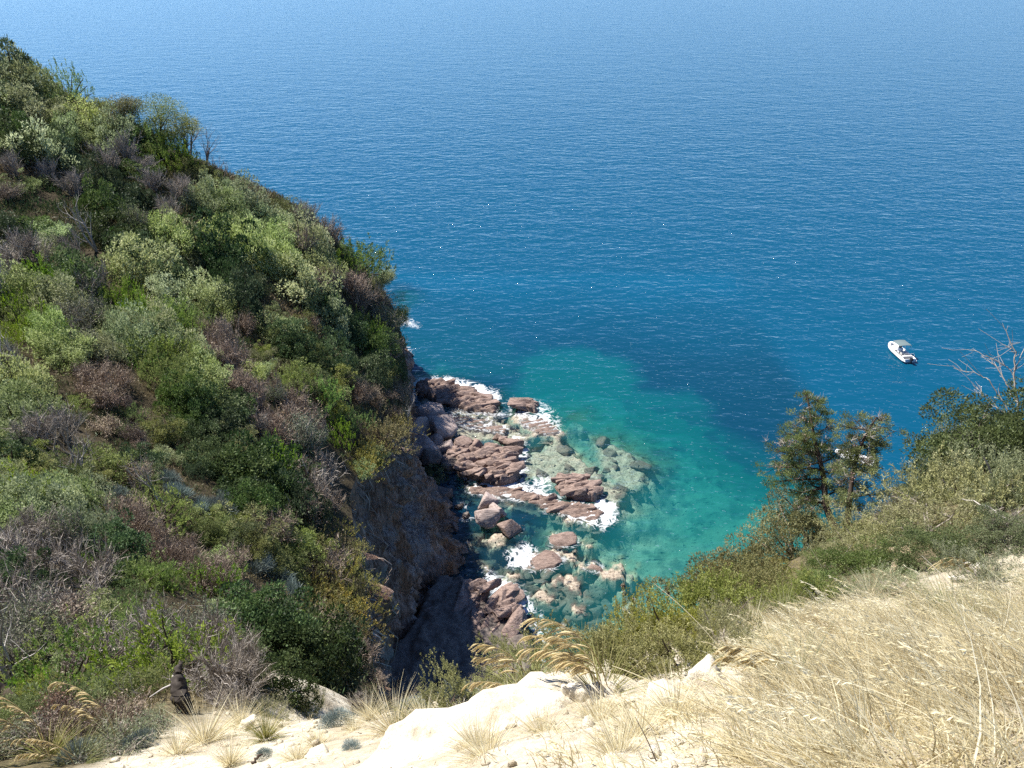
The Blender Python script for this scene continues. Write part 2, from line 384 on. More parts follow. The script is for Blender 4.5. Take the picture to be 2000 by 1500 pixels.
# ------------------------------------------------------------------ the sea bed and the sea
SLABS = [  # outline in the picture, depth of its top below the surface, softness of its edge
    ([(1148, 850), (1195, 843), (1245, 868), (1290, 903), (1262, 945), (1215, 975), (1190, 960), (1165, 915)], 1.0, 1.3),
    ([(1020, 880), (1065, 852), (1112, 856), (1160, 900), (1232, 962), (1222, 990), (1190, 1010), (1130, 960), (1030, 935), (1005, 915)], 0.65, 1.2),
    ([(835, 800), (900, 805), (985, 812), (1045, 850), (1020, 880), (960, 865), (880, 870), (860, 830)], 0.42, 0.9),
    ([(1000, 800), (1075, 812), (1108, 846), (1088, 855), (1040, 852), (985, 815)], 0.25, 0.7),
    ([(900, 935), (1010, 945), (1090, 975), (1170, 980), (1195, 1000), (1160, 1030), (1110, 1020), (1040, 990), (960, 975), (905, 965)], 0.18, 0.8),
    ([(1105, 805), (1145, 803), (1150, 822), (1110, 828)], 1.6, 0.7),
    ([(1068, 1045), (1118, 1046), (1128, 1066), (1090, 1080), (1066, 1072)], 0.16, 0.5),
    ([(1038, 1078), (1085, 1074), (1102, 1092), (1085, 1115), (1040, 1118), (1028, 1098)], 0.14, 0.5),
    ([(1105, 1085), (1145, 1084), (1148, 1096), (1110, 1098)], 0.6, 0.4),
    ([(920, 1035), (985, 1040), (1005, 1062), (960, 1075), (915, 1060)], 0.5, 0.7),
    ([(1150, 1105), (1195, 1112), (1200, 1124), (1160, 1125)], 0.5, 0.4),
    ([(1000, 1120), (1060, 1110), (1120, 1115), (1165, 1140), (1170, 1160), (1120, 1190), (1060, 1185), (1010, 1160)], 1.0, 1.2),
    ([(960, 1105), (1010, 1110), (1030, 1145), (1000, 1165), (965, 1130)], 0.7, 0.8),
    ([(1050, 1190), (1180, 1180), (1200, 1215), (1130, 1250), (1060, 1245)], 1.5, 1.2),
    ([(808, 744), (860, 740), (965, 772), (990, 800), (975, 820), (900, 812), (812, 785)], 0.25, 0.9),
    ([(760, 560), (800, 570), (800, 590), (765, 600)], 2.2, 1.2),
]
SANDY = [([(1000, 700), (1060, 676), (1140, 672), (1205, 690), (1248, 710), (1268, 738), (1255, 757), (1300, 766), (1345, 764), (1392, 788), (1388, 812), (1400, 830), (1480, 870), (1600, 940), (1700, 1050), (1600, 1200), (1300, 1340), (980, 1340), (1020, 1110), (1060, 1040), (1050, 960), (1010, 880), (990, 760)], 1.0),
         ([(760, 560), (860, 575), (960, 630), (1030, 700), (1050, 780), (960, 745), (820, 738), (780, 680)], 0.5)]
def sea_fields(x, y):
    P = np.stack([x, y], -1)
    n1 = fbm(p2(x*0.12, y*0.12), 4, 201); n2 = fbm(p2(x*0.6, y*0.6), 4, 211); n3 = fbm(p2(x*1.6, y*1.6), 3, 221)
    # general bottom: deepening away from the shore
    depth = 3.0 + 0.085*np.clip(y-52, 0, None) + 0.02*np.clip(x-10, 0, None) + 0.0009*np.clip(y-70, 0, None)**2 + 0.8*n1
    sand = np.zeros_like(x)
    for poly, a in SANDY:
        sp = sea_poly(poly); s = poly_sd(P, sp) + 1.3*n2 + 1.3*n1
        sand = np.maximum(sand, a*sstep(-1.8, 3.0, s))
    sand = sand*(1-0.55*sstep(0.05, 0.4, n1+0.5*n2)*sstep(74, 84, y)*sstep(105, 90, y))
    depth = depth - np.minimum(2.6, 0.3*depth)*sand
    rock = np.zeros_like(x); bed = -depth
    for poly, top, soft in SLABS:
        s = poly_sd(P, sea_poly(poly)) + 0.9*n2 + 0.5*n3
        m = sstep(-0.2, soft, s); zt = -top + 0.22*n3*(1+top*0.5) + 0.25*n2*(0.4+top*0.5)
        bed = np.maximum(bed, -depth + np.clip(depth-top, 0, None)*0.6*sstep(-4.5, 0.3, s))
        bed = np.maximum(bed, bed*(1-m) + zt*m); rock = np.maximum(rock, sstep(-0.5, 0.1, s))
    # boulders on the bottom near the shore
    near = sstep(11, 5, np.hypot(x-6, (y-60)*0.75)) + sstep(9, 3, np.hypot(x-0, (y-68)*0.8))
    near2 = sstep(16, 8, np.hypot(x-16, (y-62)*0.8))
    lump = sstep(0.12, 0.5, n2 + 0.35*n3)*np.clip(near, 0, 1)
    rock = np.maximum(rock, 0.35*near2*sstep(-.1, .5, n2+.5*n3)); bed = bed + 0.4*near2*np.clip(n2+.3*n3, 0, 1)
    bed = bed + lump*1.7; rock = np.maximum(rock, lump); bed = np.minimum(bed, -0.05)
    return bed, sand, rock
def stretch(lo, hi, step, far, grow=1.25):
    c = list(np.arange(lo, hi+1e-6, step)); s = step; a = lo; L = []
    while a > -far: s *= grow; a -= s; L.append(a)
    s = step; b = c[-1]; R = []
    while b < far: s *= grow; b += s; R.append(b)
    return np.array(L[::-1]+c+R)
bx = np.arange(-26, 46, 0.3); by = np.arange(40, 150, 0.33)
X, Y = np.meshgrid(bx, by, indexing='ij'); bed, sand, rock = sea_fields(X, Y)
def m_bed():
    t = NT('sea_bed'); P = t.pos()
    a = t.noise(0.8, 6, 0.65, P); b = t.noise(3.2, 6, 0.7, P)
    weed = t.ramp(a, [(0.35, (0.03, 0.045, 0.045)), (0.65, (0.08, 0.10, 0.09))])
    sandc = t.ramp(a, [(0.3, (0.34, 0.33, 0.24)), (0.7, (0.52, 0.50, 0.38))])
    rk = t.ramp(b, [(0.32, (0.17, 0.135, 0.10)), (0.5, (0.44, 0.36, 0.285)), (0.7, (0.62, 0.53, 0.43))])
    sandc = t.mix(t.ramp(t.noise(0.33, 6, 0.68, P), [(0.50, (0, 0, 0)), (0.60, (0.75, 0.75, 0.75))]), sandc, (0.13, 0.14, 0.11))
    col = t.mix(t.attr('sand'), weed, sandc)
    col = t.mix(t.attr('rock'), col, rk)
    return t.done(t.principled(col, 0.9, 0.1, t.bump(b, 0.8, 0.3)))
tag(mesh('sea_bed', np.stack([X, Y, bed], -1), grid_faces(len(bx), len(by)), m_bed(), smooth=True, attrs={'sand': sand, 'rock': rock}), kind='structure', label='sea bed of sand, weed and rock slabs seen through the water')

FOAM = [  # outline in the picture, strength
    ([(808, 748), (830, 738), (880, 740), (930, 752), (975, 770), (972, 780), (940, 772), (890, 757), (845, 748), (812, 757)], 1.0),
    ([(870, 802), (940, 795), (985, 803), (995, 815), (930, 818), (880, 812)], 0.45),
    ([(985, 788), (1010, 778), (1055, 782), (1085, 806), (1092, 835), (1060, 838), (1030, 828), (1000, 812)], 0.55),
    ([(990, 860), (1012, 852), (1030, 880), (1020, 905), (1003, 885)], 0.85),
    ([(1000, 905), (1022, 900), (1030, 930), (1018, 945)], 0.7),
    ([(940, 940), (1000, 935), (1060, 958), (1110, 978), (1170, 985), (1198, 1000), (1175, 1030), (1120, 1015), (1060, 985), (1000, 972), (950, 965)], 0.72),
    ([(1165, 975), (1192, 985), (1200, 1010), (1180, 1030), (1170, 1005)], 0.95),
    ([(1040, 935), (1075, 930), (1075, 955), (1045, 955)], 0.65),
    ([(1000, 1075), (1030, 1065), (1042, 1080), (1030, 1105), (1000, 1105)], 0.95),
    ([(1070, 1045), (1110, 1048), (1118, 1060), (1080, 1064)], 0.55),
    ([(945, 1120), (985, 1135), (1010, 1150), (1035, 1180), (1045, 1205), (1020, 1205), (995, 1175), (960, 1150)], 0.95),
    ([(1045, 1205), (1060, 1230), (1055, 1260), (1046, 1240)], 0.7),
    ([(785, 615), (815, 632), (815, 640), (785, 636)], 0.6),
    ([(778, 676), (800, 680), (802, 692), (782, 690)], 0.7),
]
wx = stretch(-24, 44, 0.32, 6000, 1.35); wy = stretch(40, 148, 0.36, 9000, 1.35); wy = wy[wy > -600]
X, Y = np.meshgrid(wx, wy, indexing='ij')
bed, sand, rock = sea_fields(X, Y)
inside = sstep(0, 6, np.minimum(np.minimum(X+26, 46-X), np.minimum(150-Y, Y-39)))
dpt = np.clip(-bed, 0.02, None)*inside + 14*(1-inside)
foam = np.zeros_like(X); P = np.stack([X, Y], -1)
fn = 0.5*fbm(p2(X*0.9, Y*0.9), 3, 301)
for poly, a in FOAM:
    foam = np.maximum(foam, a*sstep(-1.9, 1.3, poly_sd(P, sea_poly(poly)) + fn))
def m_water():
    t = NT('sea_water'); P = t.pos(); d = t.attr('depth')
    # swell and ripples
    def layer(sc, vs, rot, det, r=0.55): return t.noise(sc, det, r, t.scale(P, vs, (0, 0, rot)))
    h = t.math('MULTIPLY', layer(0.13, (0.55, 1.0, 1), 0.25, 1), 0.30)
    h = t.math('ADD', h, t.math('MULTIPLY', layer(0.5, (0.55, 1.0, 1), -0.2, 2), 0.37))
    h = t.math('ADD', h, t.math('MULTIPLY', layer(1.5, (0.6, 1.0, 1), 0.3, 2), 0.135))
    h = t.math('ADD', h, t.math('MULTIPLY', layer(5.0, (0.75, 1.0, 1), -0.1, 1), 0.010))
    yy = t.n('SeparateXYZ'); t.l(P, yy.inputs[0]); calm = t.ramp(t.math('DIVIDE', yy.outputs[1], 400.0), [(0.2, (1, 1, 1)), (0.55, (0, 0, 0))])
    crest = t.math('MULTIPLY', t.math('MAXIMUM', t.math('SUBTRACT', layer(2.2, (0.8, 1.0, 1), 0.1, 0), 0.765), 0.0), 2.8)
    h = t.math('ADD', h, t.math('MULTIPLY', calm, crest))
    nrm = t.bump(h, 1.0, 1.0)
    opac = t.math('SUBTRACT', 1.0, t.math('POWER', 2.718, t.math('MULTIPLY', d, -0.20)), clamp=True)
    body = t.ramp(t.math('DIVIDE', d, 16.0), [(0.0, (0.015, 0.12, 0.115)), (0.2, (0.004, 0.118, 0.130)), (0.36, (0.003, 0.108, 0.130)), (0.55, (0.003, 0.082, 0.125)), (0.75, (0.003, 0.064, 0.120)), (1.0, (0.002, 0.069, 0.133))])
    dull = t.ramp(t.math('DIVIDE', d, 16.0), [(0.0, (0.012, 0.05, 0.06)), (0.3, (0.003, 0.040, 0.078)), (0.6, (0.003, 0.048, 0.092)), (1.0, (0.002, 0.069, 0.133))])
    body = t.mix(t.attr('sand'), dull, body)
    df = t.n('BsdfDiffuse'); t.l(body, df.inputs[0])
    tr = t.n('BsdfTransparent'); t.l(t.ramp(t.math('DIVIDE', d, 8.0), [(0, (1, 1, 1)), (0.1, (0.8, 0.96, 0.94)), (0.5, (0.30, 0.85, 0.82)), (1, (0.1, 0.7, 0.75))]), tr.inputs[0])
    b = t.n('MixShader'); t.l(opac, b.inputs[0]); t.l(tr.outputs[0], b.inputs[1]); t.l(df.outputs[0], b.inputs[2])
    gl = t.n('BsdfGlossy'); gl.inputs['Roughness'].default_value = 0.09; t.l(nrm, gl.inputs['Normal'])
    fr = t.n('Fresnel'); fr.inputs['IOR'].default_value = 1.33; t.l(nrm, fr.inputs['Normal'])
    s = t.n('MixShader'); t.l(fr.outputs[0], s.inputs[0]); t.l(b.outputs[0], s.inputs[1]); t.l(gl.outputs[0], s.inputs[2])
    # foam: lacy white where the waves break
    f = t.attr('foam')
    lace = t.n('TexNoise'); lace.inputs['Scale'].default_value = 0.75; lace.inputs['Detail'].default_value = 5; lace.inputs['Roughness'].default_value = 0.6; lace.inputs['Distortion'].default_value = 1.2
    t.l(P, lace.inputs['Vector'])
    ridge = t.math('SUBTRACT', 1.0, t.math('MULTIPLY', t.math('ABSOLUTE', t.math('SUBTRACT', lace.outputs['Fac'], 0.5)), 7.0), clamp=True)
    fm = t.math('ADD', t.math('MULTIPLY', ridge, 0.55), t.math('MULTIPLY', t.noise(1.6, 4, 0.6, P), 0.45))
    fac = t.math('MULTIPLY', t.math('SUBTRACT', t.math('ADD', fm, t.math('MULTIPLY', f, 0.95)), 0.93), 2.0, clamp=True)
    fac = t.math('MULTIPLY', fac, t.math('GREATER_THAN', f, 0.02))
    fd = t.n('BsdfDiffuse'); fd.inputs[0].default_value = (0.82, 0.84, 0.86, 1)
    o = t.n('MixShader'); t.l(t.math('MULTIPLY', fac, 0.92), o.inputs[0]); t.l(s.outputs[0], o.inputs[1]); t.l(fd.outputs[0], o.inputs[2])
    return t.done(o.outputs[0])
tag(mesh('sea', np.stack([X, Y, 0*X], -1), grid_faces(len(wx), len(wy)), m_water(), smooth=True, attrs={'depth': dpt, 'foam': foam, 'sand': sand*inside}), kind='structure', label='clear blue sea turning turquoise over the shallows')

# ------------------------------------------------------------------ rocks of the shore
def icosphere(sub):
    import bmesh
    bm = bmesh.new(); bmesh.ops.create_icosphere(bm, subdivisions=sub, radius=1)
    V = np.array([v.co[:] for v in bm.verts]); F = np.array([[v.index for v in f.verts] for f in bm.faces]); bm.free(); return V, F
ICO = {k: icosphere(k) for k in (3, 4, 5)}
def boulder(name, c, r, seed, mat, label, rz=0.0, sub=4, facets=11, rough=0.022, group=None, cat='rock', smooth=False):
    import bmesh
    g = np.random.default_rng(seed)
    if smooth:
        V, F = ICO[sub]; n = g.normal(size=(facets, 3)); n /= np.linalg.norm(n, axis=1)[:, None]; d = g.uniform(0.75, 1.0, facets)
        dot = V@n.T; rad = np.min(np.where(dot > 0.08, d/np.maximum(dot, 0.08), 9), axis=1); rad = np.minimum(rad, 1.15); W = V*rad[:, None]
        W = W*(1 + rough*fbm(W*2.2+seed, 4, seed)[:, None] + rough*0.6*fbm(W*6+seed, 3, seed+5)[:, None])
    else:
        q = g.normal(size=(15, 3)); q /= np.abs(q).max(1)[:, None]**0.55*np.linalg.norm(q, axis=1)[:, None]**0.45; q *= g.uniform(0.78, 1.08, (15, 1))
        bm = bmesh.new()
        for p in q: bm.verts.new(p)
        res = bmesh.ops.convex_hull(bm, input=bm.verts[:])
        bmesh.ops.delete(bm, geom=[x for x in bm.verts if not x.link_faces], context='VERTS')
        bmesh.ops.dissolve_limit(bm, angle_limit=0.22, verts=bm.verts[:], edges=bm.edges[:])
        bmesh.ops.bevel(bm, geom=bm.edges[:], offset=0.055, segments=1, affect='EDGES')
        bmesh.ops.triangulate(bm, faces=bm.faces[:])
        for k in range(3):
            es = [e for e in bm.edges if e.calc_length() > 0.16]
            if es: bmesh.ops.subdivide_edges(bm, edges=es, cuts=1); bmesh.ops.triangulate(bm, faces=[f for f in bm.faces if len(f.verts) > 3])
        bm.verts.index_update(); W = np.array([v.co[:] for v in bm.verts]); F = np.array([[v.index for v in f.verts] for f in bm.faces]); bm.free()
        W = W + rough*1.6*np.stack([fbm(W*3.1+seed+k*9, 3, seed+k) for k in range(3)], -1)
    W = W*np.array(r)
    o = mesh(name, W, F, mat, loc=c); o.rotation_euler = (g.uniform(-.2, .2), g.uniform(-.2, .2), rz)
    return tag(o, label, cat, group)
def ledge(name, outline, h, mat, label, z0=0.0, step=0.16, strike=0.6, tilt=(0, 0), layer=0.9, amp=0.35, edge=1.1, seed=1, world=False, cat='rock', sink=1.3):
    """a low outcrop of tilted rock layers; outline in the picture (or in plan)"""
    poly = np.array(outline, float) if world else sea_poly(outline, z0)
    c = poly.mean(0); lo = poly.min(0)-1.0; hi = poly.max(0)+1.0
    xs = np.arange(lo[0], hi[0], step); ys = np.arange(lo[1], hi[1], step)
    X, Y = np.meshgrid(xs, ys, indexing='ij')
    wz = 0.35*fbm(p2(X*0.8, Y*0.8), 4, seed*7+1) + 0.22*fbm(p2(X*2.4, Y*2.4), 3, seed*7+2)
    s = poly_sd(np.stack([X, Y], -1), poly) + wz
    a = strike; u = (X-c[0])*math.cos(a)+(Y-c[1])*math.sin(a); v = -(X-c[0])*math.sin(a)+(Y-c[1])*math.cos(a)
    ph = v/layer + 0.55*fbm(p2(u*0.22, v*0.5), 3, seed*7+3) + 0.2*fbm(p2(u*0.9, v*0.9), 3, seed*7+4)
    saw = ph-np.floor(ph); lay = np.where(saw < 0.78, saw/0.78, (1-saw)/0.22)
    lvl = _hash(np.floor(ph).astype(int), np.floor(u*0.35+fbm(p2(X, Y), 2, 4)).astype(int), np.zeros_like(ph).astype(int), seed)
    top = h + amp*(lay-0.5) + amp*0.9*(lvl-0.5) + 0.45*amp*fbm(p2(X*1.1, Y*1.1), 4, seed*7+5) + tilt[0]*(X-c[0]) + tilt[1]*(Y-c[1])
    m = sstep(-0.25, edge, s)
    Z = -sink + (top+sink)*m
    keep = s > -0.7
    F = grid_faces(len(xs), len(ys)); F = F[keep.ravel()[F].all(1)]
    used = np.unique(F); mp = -np.ones(X.size, int); mp[used] = np.arange(len(used))
    V = np.stack([X-c[0], Y-c[1], Z], -1).reshape(-1, 3)[used]
    return tag(mesh(name, V, mp[F], mat, loc=(c[0], c[1], 0)), label, cat)

ledge('rock_ledge', [(806, 752), (850, 743), (905, 758), (958, 774), (985, 798), (968, 812), (905, 806), (850, 790), (808, 772)], 0.75, M_LEDGE, 'long low brown rock ledge with surf breaking along its seaward side', strike=0.35, seed=3, amp=0.5, tilt=(-0.02, 0.06))
ledge('rock_islet', [(1000, 793), (1022, 783), (1050, 790), (1062, 806), (1045, 812), (1010, 806)], 0.75, M_LEDGE, 'small dark rock islet ringed by foam beyond the flooded shelf', strike=0.3, seed=5, amp=0.5)
ledge('layered_outcrop', [(876, 896), (905, 872), (945, 882), (985, 878), (1004, 890), (1006, 918), (1025, 932), (1010, 948), (975, 955), (935, 945), (900, 935), (878, 920)], 1.15, M_LEDGE, 'layered brown rock outcrop between boulders and foaming shelf', strike=0.28, seed=8, amp=0.75, layer=1.1, tilt=(-0.04, 0.02))
ledge('rock_knoll', [(1070, 952), (1090, 938), (1128, 932), (1158, 940), (1177, 966), (1165, 985), (1120, 980), (1085, 968)], 0.95, M_LEDGE, 'dark rounded rock at the seaward tip of the foaming shelf', strike=0.15, seed=11, amp=0.6, layer=0.8)
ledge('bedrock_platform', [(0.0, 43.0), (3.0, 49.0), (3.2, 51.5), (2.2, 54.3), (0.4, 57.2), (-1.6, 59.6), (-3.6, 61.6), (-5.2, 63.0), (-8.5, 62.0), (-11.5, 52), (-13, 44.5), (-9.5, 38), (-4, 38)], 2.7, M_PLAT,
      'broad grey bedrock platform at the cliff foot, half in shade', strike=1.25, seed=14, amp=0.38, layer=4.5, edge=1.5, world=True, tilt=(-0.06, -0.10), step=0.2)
def rk(px, py, z, r, seed, mat, label, rz=0.0, name='boulder', **k):
    p = at_z(px, py, z); return boulder(name, (p[0], p[1], z), r, seed, mat, label, rz, **k)
rk(862, 836, 1.6, (2.2, 2.6, 1.9), 21, M_BOULD, 'big pale boulder with flat lit top nearest the water', 0.4)
rk(840, 812, 1.7, (2.0, 2.4, 1.7), 22, M_BOULD, 'pale boulder behind the biggest one, tight against the cliff corner', 1.0)
rk(818, 842, 1.8, (2.0, 2.0, 2.1), 23, M_BOULD, 'angular boulder half in shade at the cliff corner', 0.2)
rk(856, 815, 1.3, (1.1, 1.3, 1.2), 24, M_BOULD, 'smaller cracked boulder wedged between two pale boulders', 1.6)
rk(822, 872, 1.5, (2.3, 2.2, 1.8), 25, M_BOULD, 'dark boulder at the cliff foot under the pale boulders', 2.0)
rk(850, 862, 1.0, (1.4, 1.3, 1.2), 26, M_BOULD, 'mid sized boulder below the flat topped one', 0.7)
rk(868, 875, 1.0, (1.3, 1.2, 1.1), 27, M_BOULD, 'brown boulder at the landward end of the layered outcrop', 0.3)
rk(910, 868, 0.9, (1.6, 1.2, 0.9), 28, M_LEDGE, 'rounded brown boulder above the layered outcrop', 0.2)
rk(930, 872, 0.8, (1.3, 1.1, 0.8), 29, M_LEDGE, 'second rounded brown boulder beside the pool above the outcrop', 0.9)
rk(890, 885, 0.8, (0.9, 0.9, 0.9), 30, M_LEDGE, 'small brown boulder at the shaded end of the outcrop', 0.9)
rk(903, 873, 0.9, (0.45, 0.5, 0.5), 31, M_BOULD, 'small white stone lying among brown boulders', 0.9)
rk(962, 871, 0.4, (0.9, 0.8, 0.5), 32, M_BOULD, 'pale wet stone in the foaming pool', 0.5)
rk(972, 856, 0.5, (0.8, 0.7, 0.8), 33, M_LEDGE, 'dark knob of rock at the edge of the foaming pool', 0.5)
rk(983, 860, 0.5, (0.8, 0.7, 0.7), 34, M_LEDGE, 'second dark knob of rock by the foaming pool', 1.4)
rk(1004, 866, 0.5, (1.5, 0.9, 0.9), 35, M_LEDGE, 'blocky dark rock washed by foam at the outcrop head', 0.1)
rk(992, 884, 0.9, (1.1, 1.0, 1.0), 36, M_LEDGE, 'square brown block standing on the layered outcrop', 0.4)
rk(948, 982, 1.0, (1.5, 1.5, 1.3), 37, M_BOULD, 'rear boulder of the three standing in the shallow cove', 0.6)
rk(952, 1012, 0.9, (1.9, 1.4, 1.3), 38, M_BOULD, 'front boulder of the three in the cove with deep shade below', 0.1)
rk(972, 1000, 0.9, (1.2, 1.2, 1.1), 39, M_BOULD, 'middle boulder of the three leaning on its neighbours', 1.2)
rk(996, 1028, 0.6, (1.3, 1.3, 1.1), 40, M_LEDGE, 'wet brown boulder beside the three in the cove', 0.8)
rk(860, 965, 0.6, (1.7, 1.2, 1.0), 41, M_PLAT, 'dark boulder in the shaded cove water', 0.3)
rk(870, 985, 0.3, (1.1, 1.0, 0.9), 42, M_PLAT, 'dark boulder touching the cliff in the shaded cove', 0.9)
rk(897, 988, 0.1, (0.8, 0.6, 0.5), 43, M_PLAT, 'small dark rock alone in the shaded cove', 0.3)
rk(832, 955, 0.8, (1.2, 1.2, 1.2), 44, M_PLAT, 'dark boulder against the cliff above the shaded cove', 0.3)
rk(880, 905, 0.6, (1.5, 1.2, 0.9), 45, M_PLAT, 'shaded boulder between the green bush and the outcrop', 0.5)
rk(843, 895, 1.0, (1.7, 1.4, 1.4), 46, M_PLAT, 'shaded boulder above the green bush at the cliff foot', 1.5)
rk(912, 1008, 0.0, (0.7, 0.6, 0.4), 47, M_PLAT, 'small rock breaking the surface of the cove', 0.5)
rk(885, 1030, 0.1, (0.6, 0.9, 0.6), 48, M_LEDGE, 'small rusty rock at the foot of the cliff buttress', 0.5)
rk(1095, 1058, -0.12, (1.9, 1.3, 0.5), 49, M_LEDGE, 'rounded wet rock awash off the cove, white on top', 0.3)
rk(1065, 1096, -0.10, (2.2, 1.7, 0.42), 50, M_LEDGE, 'broad flat brown rock awash beside the surf', 0.2)
rk(1165, 1113, -0.2, (1.4, 0.8, 0.42), 51, M_LEDGE, 'narrow rock just awash at the edge of the green water', -0.4)
rk(1002, 1166, 0.1, (1.6, 1.3, 0.8), 52, M_LEDGE, 'reddish wet rock in the surf at the platform edge', 0.4)

ledge('washed_shelf', [(905, 945), (960, 948), (1010, 950), (1060, 962), (1110, 975), (1165, 985), (1190, 1003), (1165, 1026), (1115, 1014), (1050, 990), (985, 975), (915, 968)], 0.10, M_LEDGE, 'long reddish shelf awash with lacy foam in front of the outcrop', strike=0.25, seed=21, amp=0.22, layer=0.9, edge=0.7, sink=0.8)
ledge('washed_shelf', [(845, 792), (900, 808), (960, 815), (1000, 835), (990, 850), (940, 845), (880, 830), (850, 815)], -0.03, M_LEDGE, 'brown flooded shelf between the far ledge and the pale boulders', strike=0.25, seed=22, amp=0.22, layer=0.9, edge=0.8, sink=0.9)
ledge('washed_shelf', [(1020, 812), (1065, 815), (1100, 842), (1085, 853), (1050, 850), (1010, 825)], 0.04, M_LEDGE, 'brown shelf awash behind the small islet', strike=0.3, seed=23, amp=0.2, layer=0.8, edge=0.7, sink=0.9)
SLABM = []
for k in range(7):
    o = boulder('block', (0, 0, 0), (1.0, 0.55, 0.32), 900+k, M_LEDGE, None, rough=0.03); SLABM.append(o.data); bpy.data.objects.remove(o)
def blocks(parent, outline, n, size, strike, seed, z):
    g = np.random.default_rng(seed); poly = sea_poly(outline); c = np.array(parent.location[:2]); lo, hi = poly.min(0), poly.max(0); k = 0
    while k < n:
        p = g.uniform(lo, hi)
        if poly_sd(p[None], poly)[0] < .25: continue
        o = bpy.data.objects.new('block', SLABM[g.integers(7)]); COL.objects.link(o); o.parent = parent
        sc = size*g.uniform(.5, 1.25); o.location = (p[0]-c[0], p[1]-c[1], z+g.uniform(-.15, .2)); o.scale = (sc*g.uniform(.8, 1.5), sc*g.uniform(.7, 1.1), sc*g.uniform(.8, 1.4))
        o.rotation_euler = (g.uniform(-.1, .45), g.uniform(-.2, .2), strike+g.normal()*.22); k += 1
by = {o['label']: o for o in COL.objects if o.get('label')}
blocks(by['layered brown rock outcrop between boulders and foaming shelf'], [(880, 895), (905, 875), (945, 885), (985, 882), (1002, 892), (1004, 918), (1020, 932), (1005, 946), (975, 950), (935, 942), (900, 932), (880, 918)], 46, 1.35, .3, 31, 1.05)
blocks(by['long low brown rock ledge with surf breaking along its seaward side'], [(812, 756), (850, 747), (905, 760), (955, 776), (978, 797), (905, 802), (850, 786)], 26, 1.6, .1, 32, .55)
blocks(by['dark rounded rock at the seaward tip of the foaming shelf'], [(1078, 952), (1095, 942), (1128, 936), (1155, 944), (1170, 966), (1160, 978), (1120, 975)], 26, 1.25, .15, 33, .75)
blocks(by['small dark rock islet ringed by foam beyond the flooded shelf'], [(1003, 794), (1022, 786), (1048, 792), (1058, 804), (1012, 804)], 12, 1.3, .1, 34, .55)
blocks(by['long reddish shelf awash with lacy foam in front of the outcrop'], [(920, 950), (1010, 954), (1060, 966), (1110, 978), (1160, 988), (1180, 1003), (1115, 1010), (1050, 986), (985, 972)], 30, 1.2, .2, 35, -.12)
blocks(by['broad grey bedrock platform at the cliff foot, half in shade'], [(945, 1150), (985, 1180), (1020, 1215), (1035, 1250), (985, 1270), (950, 1230)], 22, 1.5, .9, 36, 2.3)

# stones lying on the bottom of the shallows
g = np.random.default_rng(55); VV = []; FF = []; nv = 0
HULL = []
for k in range(8):
    o = boulder('stone', (0, 0, 0), (1, 1, 1), 950+k, M_LEDGE, None, rough=0.03); me = o.data
    HULL.append((np.array([v.co[:] for v in me.vertices]), np.array([p.vertices[:] for p in me.polygons]))); bpy.data.objects.remove(o)
for reg, cnt in (([(985, 1105), (1110, 1095), (1190, 1135), (1190, 1190), (1110, 1260), (1060, 1250), (1040, 1190)], 120), ([(915, 1035), (1000, 1045), (1130, 1040), (1135, 1090), (1000, 1110), (940, 1080)], 50), ([(1010, 880), (1110, 855), (1230, 960), (1190, 1000), (1030, 935)], 14), ([(1150, 850), (1195, 845), (1285, 905), (1215, 970)], 8)):
    poly = sea_poly(reg); lo, hi = poly.min(0), poly.max(0); k = 0
    while k < cnt:
        p = g.uniform(lo, hi)
        if poly_sd(p[None], poly)[0] < 0: continue
        b = float(sea_fields(p[:1], p[1:])[0][0]); V, F = HULL[g.integers(8)]; sc = (0.35+1.0*g.uniform()**2.2)*np.array([1.2, 1, .6]); a = g.uniform(0, 6.28)
        W = V*sc; W = np.c_[W[:, 0]*math.cos(a)-W[:, 1]*math.sin(a), W[:, 0]*math.sin(a)+W[:, 1]*math.cos(a), W[:, 2]]+np.array([p[0], p[1], min(b+.1, -.30-.55*sc[2]-.15*g.uniform())])
        VV.append(W); FF.append(F+nv); nv += len(W); k += 1
tag(mesh('submerged_stones', np.concatenate(VV), np.concatenate(FF), M_LEDGE), 'stones strewn over the bottom of the clear shallows', 'stones', kind='stuff')

blocks(by['broad grey bedrock platform at the cliff foot, half in shade'], [(760, 1320), (800, 1260), (850, 1200), (920, 1160), (960, 1210), (960, 1290), (880, 1330)], 30, 2.1, 1.1, 37, 1.9)
# thin foam along every wet rock edge
from mathutils import kdtree
pts = []
for o in COL.objects:
    if o.get('category') != 'rock' and not (o.parent and o.parent.get('category') == 'rock'): continue
    mw = (Matrix.Translation(o.parent.location) if o.parent else Matrix()) @ (Matrix.LocRotScale(o.location, o.rotation_euler, o.scale))
    V = np.empty(len(o.data.vertices)*3); o.data.vertices.foreach_get('co', V); V = V.reshape(-1, 3)@np.array(mw.to_3x3()).T+np.array(mw.translation)
    pts.append(V[np.abs(V[:, 2]) < .16])
pts = np.concatenate(pts); pts = pts[::2]; kd = kdtree.KDTree(len(pts))
for i, p in enumerate(pts): kd.insert((p[0], p[1], 0), i)
kd.balance(); sea = bpy.data.objects['sea']; nV = len(sea.data.vertices); V = np.empty(nV*3); sea.data.vertices.foreach_get('co', V); V = V.reshape(-1, 3)
fo = np.empty(nV); sea.data.attributes['foam'].data.foreach_get('value', fo)
idx = np.nonzero((V[:, 0] > -18) & (V[:, 0] < 20) & (V[:, 1] > 42) & (V[:, 1] < 112))[0]
dd = np.array([kd.find((V[i, 0], V[i, 1], 0))[2] for i in idx])
